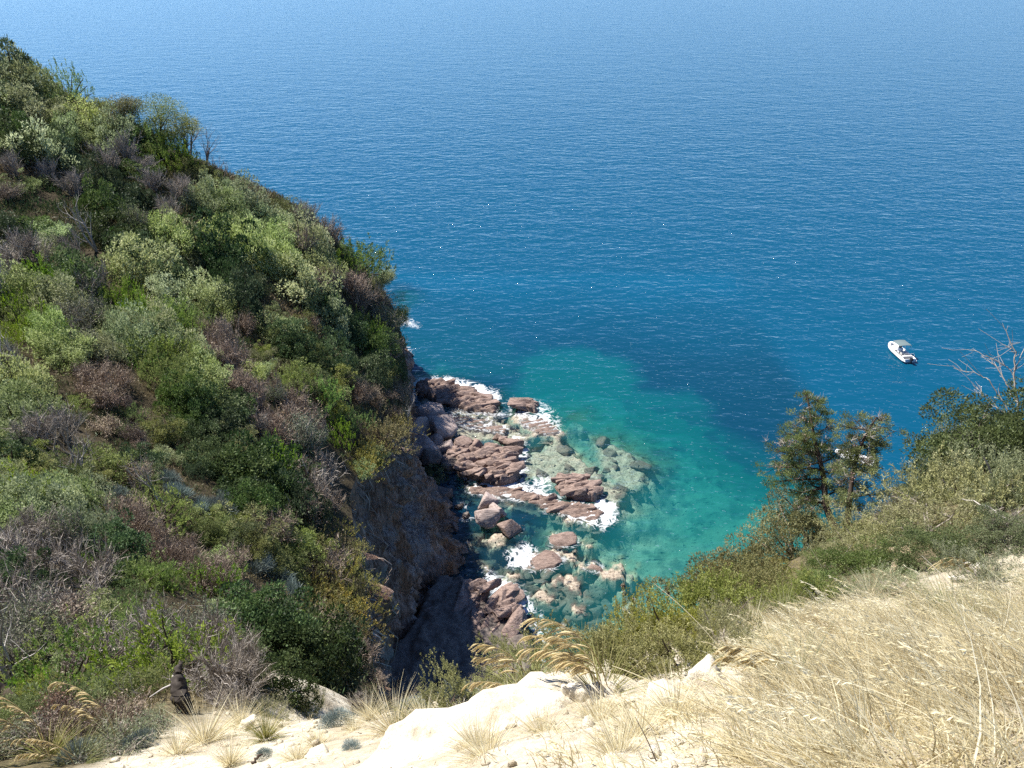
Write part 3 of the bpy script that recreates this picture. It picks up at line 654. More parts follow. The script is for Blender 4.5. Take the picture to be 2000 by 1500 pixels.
fo[idx] = np.maximum(fo[idx], (.40+.28*fbm(p2(V[idx, 0]*.25, V[idx, 1]*.25), 3, 411))*sstep(1.1, 0.05, dd)); sea.data.attributes['foam'].data.foreach_set('value', fo)

# ------------------------------------------------------------------ plant builders
class MB:
    """collects tubes and leaves for one mesh"""
    def __init__(s): s.V = []; s.F4 = []; s.v = []; s.n = 0
    def add(s, V, F, v):
        V = np.asarray(V, float).reshape(-1, 3); s.V.append(V); s.F4.append(np.asarray(F)+s.n); s.v.append(np.broadcast_to(np.asarray(v, float), (len(V),))); s.n += len(V)
    def leaves(s, C, D, L, W, v, g, N=None):
        C = np.asarray(C, float); n = len(C); D = D/np.maximum(np.linalg.norm(D, axis=1), 1e-9)[:, None]
        if N is None: N = g.normal(size=(n, 3))
        S = np.cross(D, N); S /= np.maximum(np.linalg.norm(S, axis=1), 1e-9)[:, None]
        L = np.broadcast_to(L, (n,))[:, None]; W = np.broadcast_to(W, (n,))[:, None]
        Q = np.stack([C, C+D*L*0.5+S*W*0.5, C+D*L, C+D*L*0.5-S*W*0.5], 1)
        s.add(Q.reshape(-1, 3), np.arange(4*n).reshape(n, 4), np.repeat(np.broadcast_to(v, (n,)), 4))
    def blades(s, B, D, bend, L, W, v, g, seg=3):
        """grass blades: base B, start direction D, bent towards `bend`"""
        B = np.asarray(B, float); n = len(B); D = D/np.linalg.norm(D, axis=1)[:, None]; L = np.broadcast_to(L, (n,)); W = np.broadcast_to(W, (n,))
        S = np.cross(D, g.normal(size=(n, 3))); S /= np.maximum(np.linalg.norm(S, axis=1), 1e-9)[:, None]
        rows = []; p = B.copy(); d = D.copy()
        for k in range(seg+1):
            wd = W*(1-0.9*k/seg); rows += [p+S*wd[:, None]/2, p-S*wd[:, None]/2]
            d = d + bend/seg; d /= np.linalg.norm(d, axis=1)[:, None]; p = p + d*(L/seg)[:, None]
        V = np.stack(rows, 1); m = 2*(seg+1); base = np.arange(n)[:, None, None]*m
        f = np.array([[2*k, 2*k+1, 2*k+3, 2*k+2] for k in range(seg)])[None]
        s.add(V.reshape(-1, 3), (base+f).reshape(-1, 4), np.repeat(np.broadcast_to(v, (n,)), m))
    def tube(s, pts, r0, r1, v=0.5, sides=4):
        pts = np.asarray(pts, float); n = len(pts); t = np.gradient(pts, axis=0); t /= np.maximum(np.linalg.norm(t, axis=1), 1e-9)[:, None]
        ref = np.array([0.31, 0.52, 0.8]); a = np.cross(t, ref); a /= np.maximum(np.linalg.norm(a, axis=1), 1e-9)[:, None]; b = np.cross(t, a)
        if np.ndim(r0): r = np.asarray(r0)
        else: r = np.linspace(r0, r1, n)
        an = np.arange(sides)*2*math.pi/sides
        V = pts[:, None]+r[:, None, None]*(a[:, None]*np.cos(an)[None, :, None]+b[:, None]*np.sin(an)[None, :, None])
        i = np.arange(n*sides).reshape(n, sides); j = np.roll(i, -1, axis=1)
        F = np.stack([i[:-1], j[:-1], j[1:], i[1:]], -1).reshape(-1, 4)
        s.add(V.reshape(-1, 3), F, v)
    def arrays(s): return np.concatenate(s.V), np.concatenate(s.F4), np.concatenate(s.v)
    def data(s, name, mat, smooth=False):
        V, F, v = s.arrays(); o = mesh(name, V, F, mat, attrs={'v': v}, smooth=smooth, link=False); me = o.data; bpy.data.objects.remove(o); return me

def grow(mb, p, d, L, r, depth, g, spread=0.6, up=0.15, kids=(3, 5), ends=None, sides=4, v=0.5, wig=0.18, taper=0.45, tips=None, short=(0.5, 0.75)):
    """a crooked limb with limbs of its own; collects limb ends"""
    n = 4; pts = [np.array(p, float)]; d = np.array(d, float)/np.linalg.norm(d)
    for k in range(n):
        d = d + g.normal(size=3)*wig + np.array([0, 0, up*0.3]); d /= np.linalg.norm(d); pts.append(pts[-1]+d*L/n)
    mb.tube(pts, r, r*taper, v+g.uniform(-.2, .2), sides)
    if depth == 0:
        if ends is not None: ends.append((pts[-1], d))
        return
    for k in range(g.integers(kids[0], kids[1]+1)):
        t = g.uniform(0.35, 1.0) if k else 1.0; i = min(int(t*n), n-1); q = pts[i]+(pts[i+1]-pts[i])*(t*n-i) if i < n else pts[-1]
        nd = d + g.normal(size=3)*spread + np.array([0, 0, up]); 
        grow(mb, q, nd, L*g.uniform(*short), r*taper*g.uniform(.75, 1.0), depth-1, g, spread, up, kids, ends, max(3, sides-1), v, wig, taper, tips, short)

def dome_points(n, g, rz=0.75, inner=0.5, lump=0.25, seed=0):
    d = g.normal(size=(n, 3)); d[:, 2] = np.abs(d[:, 2])*0.9 + 0.02; d /= np.linalg.norm(d, axis=1)[:, None]
    r = g.uniform(inner, 1.0, n)**0.6 * (1+lump*fbm(d*1.7+seed*3.1, 2, seed)*2)
    return d*r[:, None]*np.array([1, 1, rz]), d
def stems(g, ends, n=12, r=0.035, v=0.5):
    mb = MB(); idx = g.choice(len(ends), min(n, len(ends)), replace=False)
    for i in idx:
        e = ends[i]; m = e*0.5 + g.normal(size=3)*0.07; m[2] = e[2]*0.42
        mb.tube([(0, 0, -0.18), m*0.5, m, e*0.8, e*0.97], r*g.uniform(.7, 1.2), 0.008, v, 4)
    return mb
def p_clumpy(g, n=46, per=75, L=0.085, W=0.04, rz=0.72, cr=(0.15, 0.3)):
    c, d = dome_points(n, g, rz, 0.35, 0.45, int(g.integers(99))); mb = MB()
    for k in range(n):
        q = g.normal(size=(per, 3)); q[:, 2] = q[:, 2]*0.8+0.25; q /= np.linalg.norm(q, axis=1)[:, None]; R = g.uniform(*cr)
        P = c[k]+q*R*(g.uniform(0.35, 1, per)**0.5)[:, None]*np.array([1, 1, .75])
        mb.leaves(P, q+g.normal(size=(per, 3))*0.5+np.array([0, 0, .25]), L*g.uniform(.7, 1.3, per), W*g.uniform(.7, 1.3, per), np.clip(g.uniform(.1, .9)+g.normal(size=per)*0.2, 0, 1), g)
    return [('branches', stems(g, c), 'bark'), ('foliage', mb, 'leaf')]
def p_heath(g, n=260, per=16, L=0.075, W=0.024, rz=0.8, up=1.0):
    c, d = dome_points(n, g, rz, 0.4, 0.55, int(g.integers(99))); mb = MB()
    ax = d*0.5+np.array([0, 0, up])+g.normal(size=(n, 3))*0.25; ax /= np.linalg.norm(ax, axis=1)[:, None]
    t = g.uniform(0, 1, (n, per)); ln = g.uniform(.14, .3, n)
    P = (c[:, None]+ax[:, None]*(t*ln[:, None])[..., None]).reshape(-1, 3)+g.normal(size=(n*per, 3))*0.012
    D = np.repeat(ax, per, 0)+g.normal(size=(n*per, 3))*0.55
    v = np.clip(np.repeat(g.uniform(.1, .8, n), per)+t.ravel()*0.25+g.normal(size=n*per)*0.08, 0, 1)
    mb.leaves(P, D, L*g.uniform(.7, 1.3, n*per), W, v, g)
    return [('branches', stems(g, c, 14), 'bark'), ('foliage', mb, 'leaf')]
def p_dead(g, stems_n=16, leaf=0, rz=0.8, lean=(0, 0), fine=7, tw=0.0075):
    mb = MB(); ends = []
    for k in range(stems_n):
        a = g.uniform(0, 2*math.pi); e = g.uniform(.25, 1.0); d = np.array([math.cos(a)*e+lean[0], math.sin(a)*e+lean[1], g.uniform(.7, 1.2)]); d /= np.linalg.norm(d)
        L = g.uniform(.7, 1.0)*rz*1.15; m = d*L*0.55+g.normal(size=3)*0.05; tip = d*L+g.normal(size=3)*0.08
        mb.tube([(0, 0, -0.12), m*0.5+g.normal(size=3)*.02, m, tip], 0.024, 0.008, g.uniform(.1, .7), 4)
        for j in range(fine):
            t = g.uniform(.3, 1); q = (m*t/0.55 if t < .55 else m+(tip-m)*(t-.55)/.45)
            dd = d+g.normal(size=3)*0.5+np.array([0, 0, .35]); dd /= np.linalg.norm(dd); ll = g.uniform(.25, .5)
            q2 = q+dd*ll*.5+g.normal(size=3)*.03; q3 = q+dd*ll
            mb.tube([q, q2, q3], 0.010, tw*.6, g.uniform(.2, .9), 3)
            nb = 6; tt = g.uniform(.25, 1, nb); B = q+(q3-q)*tt[:, None]; D = dd+g.normal(size=(nb, 3))*0.6+np.array([0, 0, .3])
            mb.blades(B, D, g.normal(size=(nb, 3))*0.4, g.uniform(.14, .3, nb), tw*1.7, g.uniform(.2, 1, nb), g, 2)
            ends += [q3, q2]
    parts = [('branches', mb, 'bark')]
    if leaf:
        E = np.array(ends); i = g.integers(len(E), size=leaf); lb = MB()
        P = E[i]+g.normal(size=(leaf, 3))*0.11; lb.leaves(P, g.normal(size=(leaf, 3)), 0.055*g.uniform(.6, 1.4, leaf), 0.03, g.uniform(0, 1, leaf), g); parts.append(('foliage', lb, 'leaf'))
    return parts
def p_spiky(g, n=1500, rz=0.8, L=0.33, W=0.02):
    d = g.normal(size=(n, 3)); d[:, 2] = np.abs(d[:, 2])+0.12; d /= np.linalg.norm(d, axis=1)[:, None]
    r = g.uniform(.35, .78, n)*(1+.25*fbm(d*2.2, 2, int(g.integers(99)))); mb = MB(); c = d*r[:, None]*np.array([1, 1, rz])
    mb.leaves(c, d+g.normal(size=(n, 3))*0.3+np.array([0, 0, .35]), L*g.uniform(.6, 1.2, n), W, g.uniform(0, 1, n), g)
    return [('branches', stems(g, c, 10, .03), 'bark'), ('foliage', mb, 'leaf')]

BARK = {}
def bark_mat(name, a, b, c):
    t = NT(name); P = t.pos(); v = t.attr('v'); n = t.noise(25, 4, .65, P)
    col = t.ramp(t.math('ADD', t.math('MULTIPLY', v, .6), t.math('MULTIPLY', n, .4)), [(0.2, a), (.5, b), (.85, c)])
    return t.done(t.principled(col, .9, .15))
M_BARK = bark_mat('dark_bark', (.03, .022, .016), (.075, .055, .042), (.14, .11, .085))
M_GREY = bark_mat('grey_dead_twigs', (.125, .105, .085), (.30, .262, .222), (.50, .455, .405))
M_MAUV = bark_mat('mauve_dry_twigs', (.11, .085, .066), (.275, .215, .17), (.46, .385, .32))
M_SILV = bark_mat('silver_deadwood', (.16, .145, .13), (.34, .315, .285), (.58, .55, .51))
LM = {
 'pale': leaf_mat('pale_green_leaves', [(.165, .21, .068), (.30, .36, .14), (.46, .51, .26)], trans=.38),
 'bright': leaf_mat('bright_green_sprigs', [(.075, .125, .018), (.145, .225, .035), (.26, .345, .072)], trans=.38),
 'dark': leaf_mat('dark_green_leaves', [(.034, .06, .019), (.07, .115, .038), (.145, .20, .075)], spec=.2),
 'olive': leaf_mat('olive_green_leaves', [(.10, .125, .034), (.195, .225, .066), (.325, .35, .13)], trans=.35),
 'brown': leaf_mat('brown_dry_leaves', [(.10, .062, .04), (.20, .135, .09), (.33, .25, .175)], trans=.15),
 'blue': leaf_mat('blue_grey_leaves', [(.10, .14, .125), (.19, .245, .225), (.29, .34, .31)], trans=.15),
 'yellow': leaf_mat('yellow_green_leaves', [(.12, .12, .035), (.23, .21, .06), (.40, .34, .12)]),
 'greygreen': leaf_mat('grey_green_leaves', [(.075, .095, .045), (.14, .165, .085), (.22, .24, .14)]),
}
G = np.random.default_rng
def variants(fn, seeds, **k): return [fn(G(s), **k) for s in seeds]
KIND = {  # builder variants, leaf material, bark material, object name, words
 'pale':   (variants(p_clumpy, (1, 2, 3), n=56, per=110, L=.068, W=.034), 'pale', M_BARK, 'leafy_shrub', 'pale green leafy shrub'),
 'bright': (variants(p_heath, (4, 5, 6)), 'bright', M_BARK, 'heath_shrub', 'bright green heath shrub'),
 'dark':   (variants(p_clumpy, (7, 8, 9), n=56, per=130, L=.075, W=.042, rz=.85), 'dark', M_BARK, 'leafy_shrub', 'dark green leafy shrub'),
 'olive':  (variants(p_clumpy, (10, 11, 12), n=70, per=90, L=.062, W=.026, cr=(.1, .24)), 'olive', M_BARK, 'leafy_shrub', 'olive green shrub'),
 'grey':   (variants(p_dead, (13, 14, 15), fine=8), None, M_GREY, 'dead_shrub', 'grey leafless shrub'),
 'mauve':  (variants(p_dead, (16, 17, 18), stems_n=22, fine=8, leaf=500), 'brown', M_MAUV, 'dry_shrub', 'mauve brown dry shrub'),
 'brown':  (variants(p_dead, (19, 20), stems_n=14, fine=7, leaf=2200), 'brown', M_MAUV, 'dry_shrub', 'brown withered shrub'),
 'blue':   (variants(p_spiky, (22, 23)), 'blue', M_BARK, 'grey_herb', 'blue grey rounded shrub'),
 'yellow': (variants(p_heath, (24, 25), n=200, per=14, L=.06, W=.03, up=.7), 'yellow', M_BARK, 'low_shrub', 'yellowish low shrub'),
 'fuzzy':  (variants(p_dead, (26, 27), stems_n=14, fine=7, leaf=2600), 'greygreen', M_GREY, 'twiggy_shrub', 'grey green twiggy shrub'),
}
DATA = {}
for k, (vs, lm, bm_, nm, wd) in KIND.items():
    DATA[k] = [[(pn, mb.data(f'{nm}_{pn}', LM[lm] if mt == 'leaf' else bm_)) for pn, mb, mt in parts] for parts in vs]
def plant(kind, p, s, g, sz=1.0, tilt=0.25, var=None, tip=None):
    e = empty(KIND[kind][3], p, g.uniform(0, 6.28)); e.scale = (s*g.uniform(.75, 1.3), s*g.uniform(.75, 1.3), s*sz*g.uniform(.85, 1.2))
    tx, ty = g.uniform(-tilt, tilt, 2)
    if tip is not None: tx, ty = tip
    e.rotation_euler = (tx, ty, e.rotation_euler[2])
    for pn, me in DATA[kind][g.integers(len(DATA[kind])) if var is None else var]:
        o = bpy.data.objects.new(pn, me); COL.objects.link(o); o.parent = e
    return e

# ------------------------------------------------------------------ the scrub on the hillside
SEEDS = """pale 60 165,90 192,30 200,62 222,160 232,130 262,75 297,220 262,430 392,470 392,400 392,450 422,480 442,420 452,520 432,540 470,590 472,530 520,560 522,620 522,330 472,265 532,60 580,100 592,20 570,140 610,400 580,330 580,280 652,250 672,110 682,130 702,200 690,370 690,390 742,60 792,30 752,530 642,640 622,30 822,40 1000,80 990,120 1003,190 982,10 960,100 490,8 170,115 235,180 262,345 455,500 462,95 662,235 645,310 655,505 495,575 545,20 1025,150 985,385 715,15 790,160 1040
bright 125 187,330 302,352 312,590 412,670 512,30 620,62 640,100 652,100 560,260 600,285 620,360 622,340 642,280 692,320 742,310 722,700 642,560 760,620 772,680 822,660 852,530 902,30 970,310 1000,250 1132,410 1150,250 1245,280 1290,330 1310,100 1330,590 1240,270 270,640 600,225 590,10 600,300 640,345 700,120 1352,690 510
dark 20 132,20 262,40 302,100 292,130 312,200 362,250 392,200 412,420 500,480 560,440 560,470 600,260 492,20 462,560 672,670 652,640 702,690 722,350 782,430 800,20 900,380 852,420 842,560 920,500 950,550 972,450 932,560 992,600 1010,225 1082,30 1150,480 1230,530 1260,600 1310,580 1290,300 460,360 520,230 460,310 540,150 545,380 800,400 900,480 990,520 1000,540 1300,610 1330,560 1340,480 930,590 720,715 690
olive 130 162,110 217,180 192,200 242,270 267,300 292,382 322,432 332,402 352,450 302,480 332,520 362,550 402,720 562,750 542,772 592,782 622,420 600,450 622,600 692,520 702,560 732,740 662,740 722,650 792,440 862,470 882,300 852,330 852,210 922,60 930,130 940,160 1010,400 1030,450 1052,480 1082,420 1020,470 1040,550 1092,590 1082,550 1230,120 1380,260 1345,500 1060,530 1090,570 1060,520 1030,620 1090,610 740,580 760,640 740,590 640
grey 220 202,250 302,300 362,350 382,30 332,100 342,150 372,50 502,150 502,200 552,600 432,640 452,500 832,640 922,600 962,100 832,60 852,60 1050,120 1062,40 1102,150 1102,30 1202,100 1222,130 1212,310 1242,180 1292,220 1292,300 1282,430 1302,470 1322,480 1290,280 330,210 320,330 420,20 520,75 505,180 575,10 1070,90 1120,190 1130,410 1280,445 1330,500 1310,130 850
mauve 562 392,630 422,652 462,600 492,700 590,680 562,420 652,450 682,430 702,460 752,760 692,450 712,480 762,540 770,590 802,620 852,540 862,590 940,250 1022,290 1052,330 1092,380 1112,440 1142,540 1050,620 1000,640 1112,460 1112,430 1152,500 1182,620 1240,650 1292,680 1322,270 1040,310 1072,355 1105,405 1130,470 1160,515 830,560 830,570 785,510 785,605 825,665 1300,635 1262,600 980,610 1020
brown 640 542,730 592,602 562,20 382,480 642,190 742,220 762,600 642,700 782,740 792,782 772,772 812,270 852,270 940,140 1240,250 1412,200 1422,130 1440,180 765,240 745,205 785,715 775,755 775,100 1425,225 1400,640 560,740 600
blue 230 962,390 982,430 992,500 1100,490 1100,570 1152,560 1182,672 1265,415 985,505 1082,565 1130
yellow 640 1062,680 1092,680 1132,660 1162,650 1202,690 1202,600 1132,670 1110,690 1160,660 1185,645 1220,690 1230,620 1075,660 1075,630 1170,610 1185
fuzzy 600 432,190 620,170 630,540 775,160 1060,60 1242,330 1252,30 1240,60 1270,110 1260,30 700,700 760,750 640,110 170,560 360,470 350,610 880,585 870,410 1245,80 1205,20 1310,260 450"""
ANCH = [(60, 160, 'near the top corner of the ridge'), (300, 275, 'below the tall trees on the ridge'), (520, 370, 'on the ridge falling towards the sea'), (640, 450, 'on the ridge just above the headland'), (720, 580, 'on the headland tip above open sea'),
        (100, 330, 'in the dark hollow under the ridge'), (260, 400, 'in the shade right under the ridge scrub'), (450, 430, 'in the pale belt below the ridge'), (440, 550, 'in the shady hollow at mid slope'), (570, 510, 'between the shady hollow and the headland'),
        (60, 480, 'around the upper dead trunk'), (80, 620, 'on the bright shoulder at mid slope'), (260, 520, 'beside the bare earth patch'), (300, 640, 'on the slope below the bare earth patch'), (200, 740, 'on the withered patch at mid slope'), (350, 740, 'beside the withered patch at mid slope'),
        (600, 670, 'on the steep spur above the boulders'), (750, 740, 'on the cliff corner over the boulders'), (660, 820, 'at the head of the cliff face'), (470, 720, 'at the top of the long mauve strip'), (560, 810, 'on the lower end of the mauve strip'), (60, 830, 'around the twisted dead trees'),
        (300, 880, 'beside the forked dead tree'), (420, 860, 'on the leafy bank beside the forked tree'), (540, 930, 'on the dark bank above the cliff'), (620, 970, 'on the brink above the rock face'), (60, 990, 'on the pale bank below the twisted trees'), (210, 1000, 'between the pale bank and the grey slope'),
        (80, 1090, 'in the dark bare thicket'), (310, 1070, 'on the grey slope above the gully'), (440, 1140, 'at the foot of the grey slope'), (450, 1030, 'on the green shelf above the gully'), (650, 1080, 'at the cliff edge over the rock face'), (560, 1130, 'among blue grey herbs by the gully'),
        (660, 1190, 'at the lower cliff edge over the gully'), (540, 1260, 'in the gully mouth'), (660, 1300, 'on the lowest spur above the gully'), (80, 1220, 'in the thicket behind the charred stump'), (300, 1260, 'just behind the charred stump'), (450, 1310, 'beside the charred stump'), (100, 1350, 'under the leaning dark trunk'), (220, 1410, 'at the edge of the pale ground')]
AP = np.array([a[:2] for a in ANCH], float)
def zone(px, py):
    return ANCH[int(np.argmin((AP[:, 0]-px)**2+(AP[:, 1]-py)**2))][2]
ORD = ['highest', 'second highest', 'third highest', 'fourth highest', 'fifth highest', 'sixth highest', 'seventh highest', 'eighth highest', 'ninth highest', 'tenth highest', 'eleventh highest', 'twelfth highest', 'thirteenth highest', 'fourteenth highest', 'fifteenth highest', 'sixteenth highest', 'seventeenth highest', 'eighteenth highest', 'nineteenth highest', 'twentieth highest', 'twenty first highest', 'twenty second highest']
shrubs = []
g = G(101)
for line in SEEDS.strip().split('\n'):
    k, rest = line.split(' ', 1)
    for it in rest.split(','):
        px, py = map(float, it.split()); dist0 = hit(px, py)
        if dist0 is None: continue
        far = np.linalg.norm(dist0-np.array([0, 0, CAM_H]))
        rpx = {'pale': 47, 'bright': 42, 'dark': 41, 'olive': 38, 'grey': 44, 'mauve': 40, 'brown': 36, 'blue': 22, 'yellow': 27, 'fuzzy': 42}[k]*g.uniform(.8, 1.2)
        if py > 1180: rpx *= 1.25
        rpx *= 1.06*(1+.22*sstep(820, 1000, py))*(.82 if py < 470 else 1)
        if px > 640 and 740 < py < 1010: rpx *= .72
        r = rpx*far/F_PX
        b = hit(px, py+0.35*rpx)
        if b is None or np.linalg.norm(b-dist0) > 4*r+2: b = dist0
        b = b.copy(); b[2] -= 0.12*r
        tip = (0.10+g.uniform(-.1, .1), 0.22+g.uniform(-.1, .1)) if k in ('mauve', 'grey') else None
        e = plant(k, b, r, g, sz={'grey': 1.2, 'mauve': 1.15, 'blue': 1.0, 'pale': 1.45, 'dark': 1.45, 'bright': 1.2}.get(k, g.uniform(1.0, 1.3)), tip=None)
        shrubs.append((e, k, px, py))
# fill between with more of the kinds that grow around
SX = np.array([s[2:] for s in shrubs], float); SK = [s[1] for s in shrubs]
want, tries = 260, 0
WB = [s[0].location.copy() for s in shrubs]
while want and tries < 6000:
    tries += 1; px = g.uniform(-30, 800); py = g.uniform(110, 1350) if want > 140 else g.uniform(650, 1340)
    p = hit(px, py)
    if p is None or p[1] < 12: continue
    dpx = np.hypot(SX[:, 0]-px, SX[:, 1]-py); i = int(np.argmin(dpx))
    if px > 650 and 740 < py < 1030: continue
    if dpx[i] < 13 or dpx[i] > 90: continue
    far = np.linalg.norm(p-np.array([0, 0, CAM_H])); k = SK[i]
    if k in ('grey', 'mauve', 'brown', 'fuzzy') and g.uniform() < .40: k = ('pale', 'olive', 'bright', 'dark', 'pale')[int(g.integers(5))]
    r = 27*g.uniform(.6, 1.4)*(1+.2*sstep(820, 1000, py))*far/F_PX; p[2] -= .12*r
    e = plant(k, p, r, g); shrubs.append((e, k, px, py)); SX = np.vstack([SX, [px, py]]); SK.append(k); want -= 1
def label_all(items, cat, group_of):
    cells = {}
    for e, k, px, py in items: cells.setdefault((k, zone(px, py)), []).append((py, px, e))
    for (k, z), L in cells.items():
        L.sort(key=lambda a: a[0])
        for i, (py, px, e) in enumerate(L):
            w_ = KIND[k][4]
            if len(L) == 1: lab = f'{w_} {z}'
            elif i == len(L)-1: lab = f'lowest {w_} {z}'
            else: lab = f'{ORD[min(i, 21)]} {w_} {z}'
            tag(e, lab, cat, group_of(k))
label_all(shrubs, 'shrub', lambda k: KIND[k][4]+'s of the hillside scrub')

# undergrowth: short stuff between the shrubs
g = G(202)
n = 150000
X = -72*g.uniform(0, 1, n)**1.0 - 2; Y = 6+112*g.uniform(0, 1, n)**1.6
ok = (poly_sd(np.stack([X, Y], -1), LAND_POLY) > 0.1) & ~((Y < 9) & (X > -4))
X, Y = X[ok], Y[ok]; Zl = land_z(X, Y); px, py, f = to_px(np.stack([X, Y, Zl], -1))
ok = (px > -60) & (px < 900) & (py > 60) & (py < 1440); X, Y, Zl, f = X[ok], Y[ok], Zl[ok], f[ok]
patch = fbm(p2(X*.35, Y*.35), 4, 77)
dens = g.uniform(0, 1, len(X)) < sstep(-.35, .25, patch)
X, Y, Zl, f, patch = X[dens], Y[dens], Zl[dens], f[dens], patch[dens]
m = 6; n = len(X); s = np.clip(f/60, .35, 1.5)
B = np.repeat(np.stack([X, Y, Zl], -1), m, 0)+np.repeat(s, m)[:, None]*g.normal(size=(n*m, 3))*np.array([.22, .22, .10])
B[:, 2] = np.maximum(B[:, 2], np.repeat(Zl, m)-.05)
v = np.clip(np.repeat(.5+.9*fbm(p2(X*.2, Y*.2), 4, 88), m)+g.normal(size=n*m)*.15, 0, 1)
mb = MB(); D = g.normal(size=(n*m, 3))*.6+np.array([0, 0, .9])
mb.leaves(B, D, np.repeat(s, m)*.38*g.uniform(.5, 1.3, n*m), np.repeat(s, m)*.06, v, g)
V, F, v = mb.arrays()
M_UND = leaf_mat('undergrowth_leaves', [(.20, .15, .085), (.14, .11, .05), (.06, .075, .025), (.045, .085, .025)], trans=.2)
tag(mesh('undergrowth', V, F, M_UND, attrs={'v': v}), 'low mixed undergrowth between the shrubs of the hillside', 'undergrowth', kind='stuff')

# ------------------------------------------------------------------ trees of the hillside
def tree_parts(g, h, crown_r, bare=False, lean=(0, 0)):
    tb = MB(); ends = []
    for k in range(g.integers(2, 4)):
        a = g.uniform(0, 6.28); d = np.array([math.cos(a)*.35+lean[0], math.sin(a)*.35+lean[1], 1.0])
        grow(tb, (g.normal()*.1, g.normal()*.1, -.2), d, h*.55, h*.026, 3 if bare else 2, g, spread=.55, up=.25, kids=(3, 4) if bare else (3, 4), ends=ends, sides=6, wig=.13, short=(.5, .7))
    parts = [('trunk', tb)]
    if not bare:
        lb = MB(); per = 210
        for e, d in ends:
            e = np.array(e)
            if e[2] < h*.5: continue
            q = g.normal(size=(per, 3)); q[:, 2] = q[:, 2]*.8+.3; q /= np.linalg.norm(q, axis=1)[:, None]; R = crown_r*g.uniform(.3, .5)
            lb.leaves(e+q*R*(g.uniform(.3, 1, per)**.5)[:, None]*np.array([1, 1, .6]), q+g.normal(size=(per, 3))*.5, .16*g.uniform(.6, 1.3, per), .08, np.clip(g.uniform(.1, .9)+g.normal(size=per)*.2, 0, 1), g)
        parts.append(('crown', lb))
    return parts
def tree(name, px, py, hpx, label, seed, leaf=None, bark=M_BARK, cr=.5, lean=(0, 0), group=None, cat='tree', sink=0.0):
    b = hit(px, py); 
    if b is None: b = hit(px, py+12)
    if b is None: b = hit(px, py+30)
    h = hpx*np.linalg.norm(b-np.array([0, 0, CAM_H]))/F_PX*1.05; gg = G(seed); b[2] -= sink
    e = empty(name, b)
    for pn, mb in tree_parts(gg, h, h*cr, leaf is None, lean):
        o = bpy.data.objects.new(pn, mb.data(f'{name}_{pn}', bark if pn == 'trunk' else LM[leaf])); COL.objects.link(o); o.parent = e
    return tag(e, label, cat, group)
RT = 'trees standing on the ridge'
tree('ridge_tree', 325, 300, 84, 'broad umbrella crowned tree on the ridge, tallest of all', 301, 'olive', cr=.75, group=RT)
tree('ridge_tree', 270, 272, 62, 'narrow green tree just uphill of the umbrella crowned tree', 302, 'olive', cr=.65, group=RT)
tree('ridge_tree', 215, 245, 42, 'low bushy tree highest of the ridge trees', 303, 'olive', cr=.6, group=RT)
tree('ridge_tree', 362, 310, 68, 'half bare tree with green top downhill of the umbrella crowned tree', 304, 'olive', cr=.5, group=RT)
tree('bare_ridge_tree', 372, 305, 80, 'leafless tree with fan of twigs on the ridge', 305, None, M_MAUV, group=RT, lean=(.15, 0))
tree('bare_ridge_tree', 402, 318, 66, 'leafless mauve tree next downhill on the ridge', 306, None, M_MAUV, group=RT, lean=(.25, 0))
tree('bare_ridge_tree', 432, 322, 45, 'smallest thin leafless tree lowest on the ridge', 307, None, M_MAUV, group=RT, lean=(.2, 0))
tree('cliff_juniper', 735, 575, 45, 'dark spreading juniper leaning out over the sea from the headland', 308, 'olive', cr=.7, lean=(.8, 0))
tree('cliff_juniper', 770, 655, 50, 'dark juniper clinging to the lower headland edge', 309, 'olive', cr=.7, lean=(.7, 0))
DT = 'dead trees on the hillside'
for i, (px, py, hp, lab, ln) in enumerate([
    (188, 492, 95, 'pale dead trunk standing in the dark hollow', (-.25, 0)), (22, 600, 90, 'dead tree with bright broken stub at mid slope', (-.2, 0)), (75, 760, 120, 'leaning dead tree with silver limbs below the bright shoulder', (-.35, 0)),
    (152, 935, 115, 'largest twisted dead tree with dark crown of twigs', (-.2, 0)), (172, 950, 95, 'slim silver topped dead tree beside the twisted one', (.1, 0)), (318, 985, 110, 'forked dead tree with silver branches on the grassy bank', (-.1, 0)),
    (285, 985, 60, 'short dark dead fork beside the forked tree', (.2, 0)), (212, 1045, 70, 'small black branched dead tree on the grey slope', (-.1, 0)), (30, 1360, 190, 'pale many branched dead tree in the lower corner thicket', (-.1, .1)),
    (395, 1360, 85, 'white dead branches rising beside the charred stump', (.25, 0)), (455, 1350, 60, 'crooked dead bough arching over the pale ground', (-.3, 0)), (262, 1370, 70, 'fallen silver branches spreading behind the charred stump', (-.5, 0)), (800, 870, 55, 'tangle of dead roots hanging at the cliff brink', (.3, 0))]):
    tree('dead_tree', px, py, hp, lab, 320+i, None, M_SILV if i not in (3, 6, 7) else M_GREY, lean=ln, group=DT)
# bush at the cliff foot
p = at_z(845, 930, .6); e = plant('olive', (p[0], p[1], .3), 1.75, G(5), 1.1); tag(e, 'lone olive green bush at the cliff foot above the cove', 'shrub')

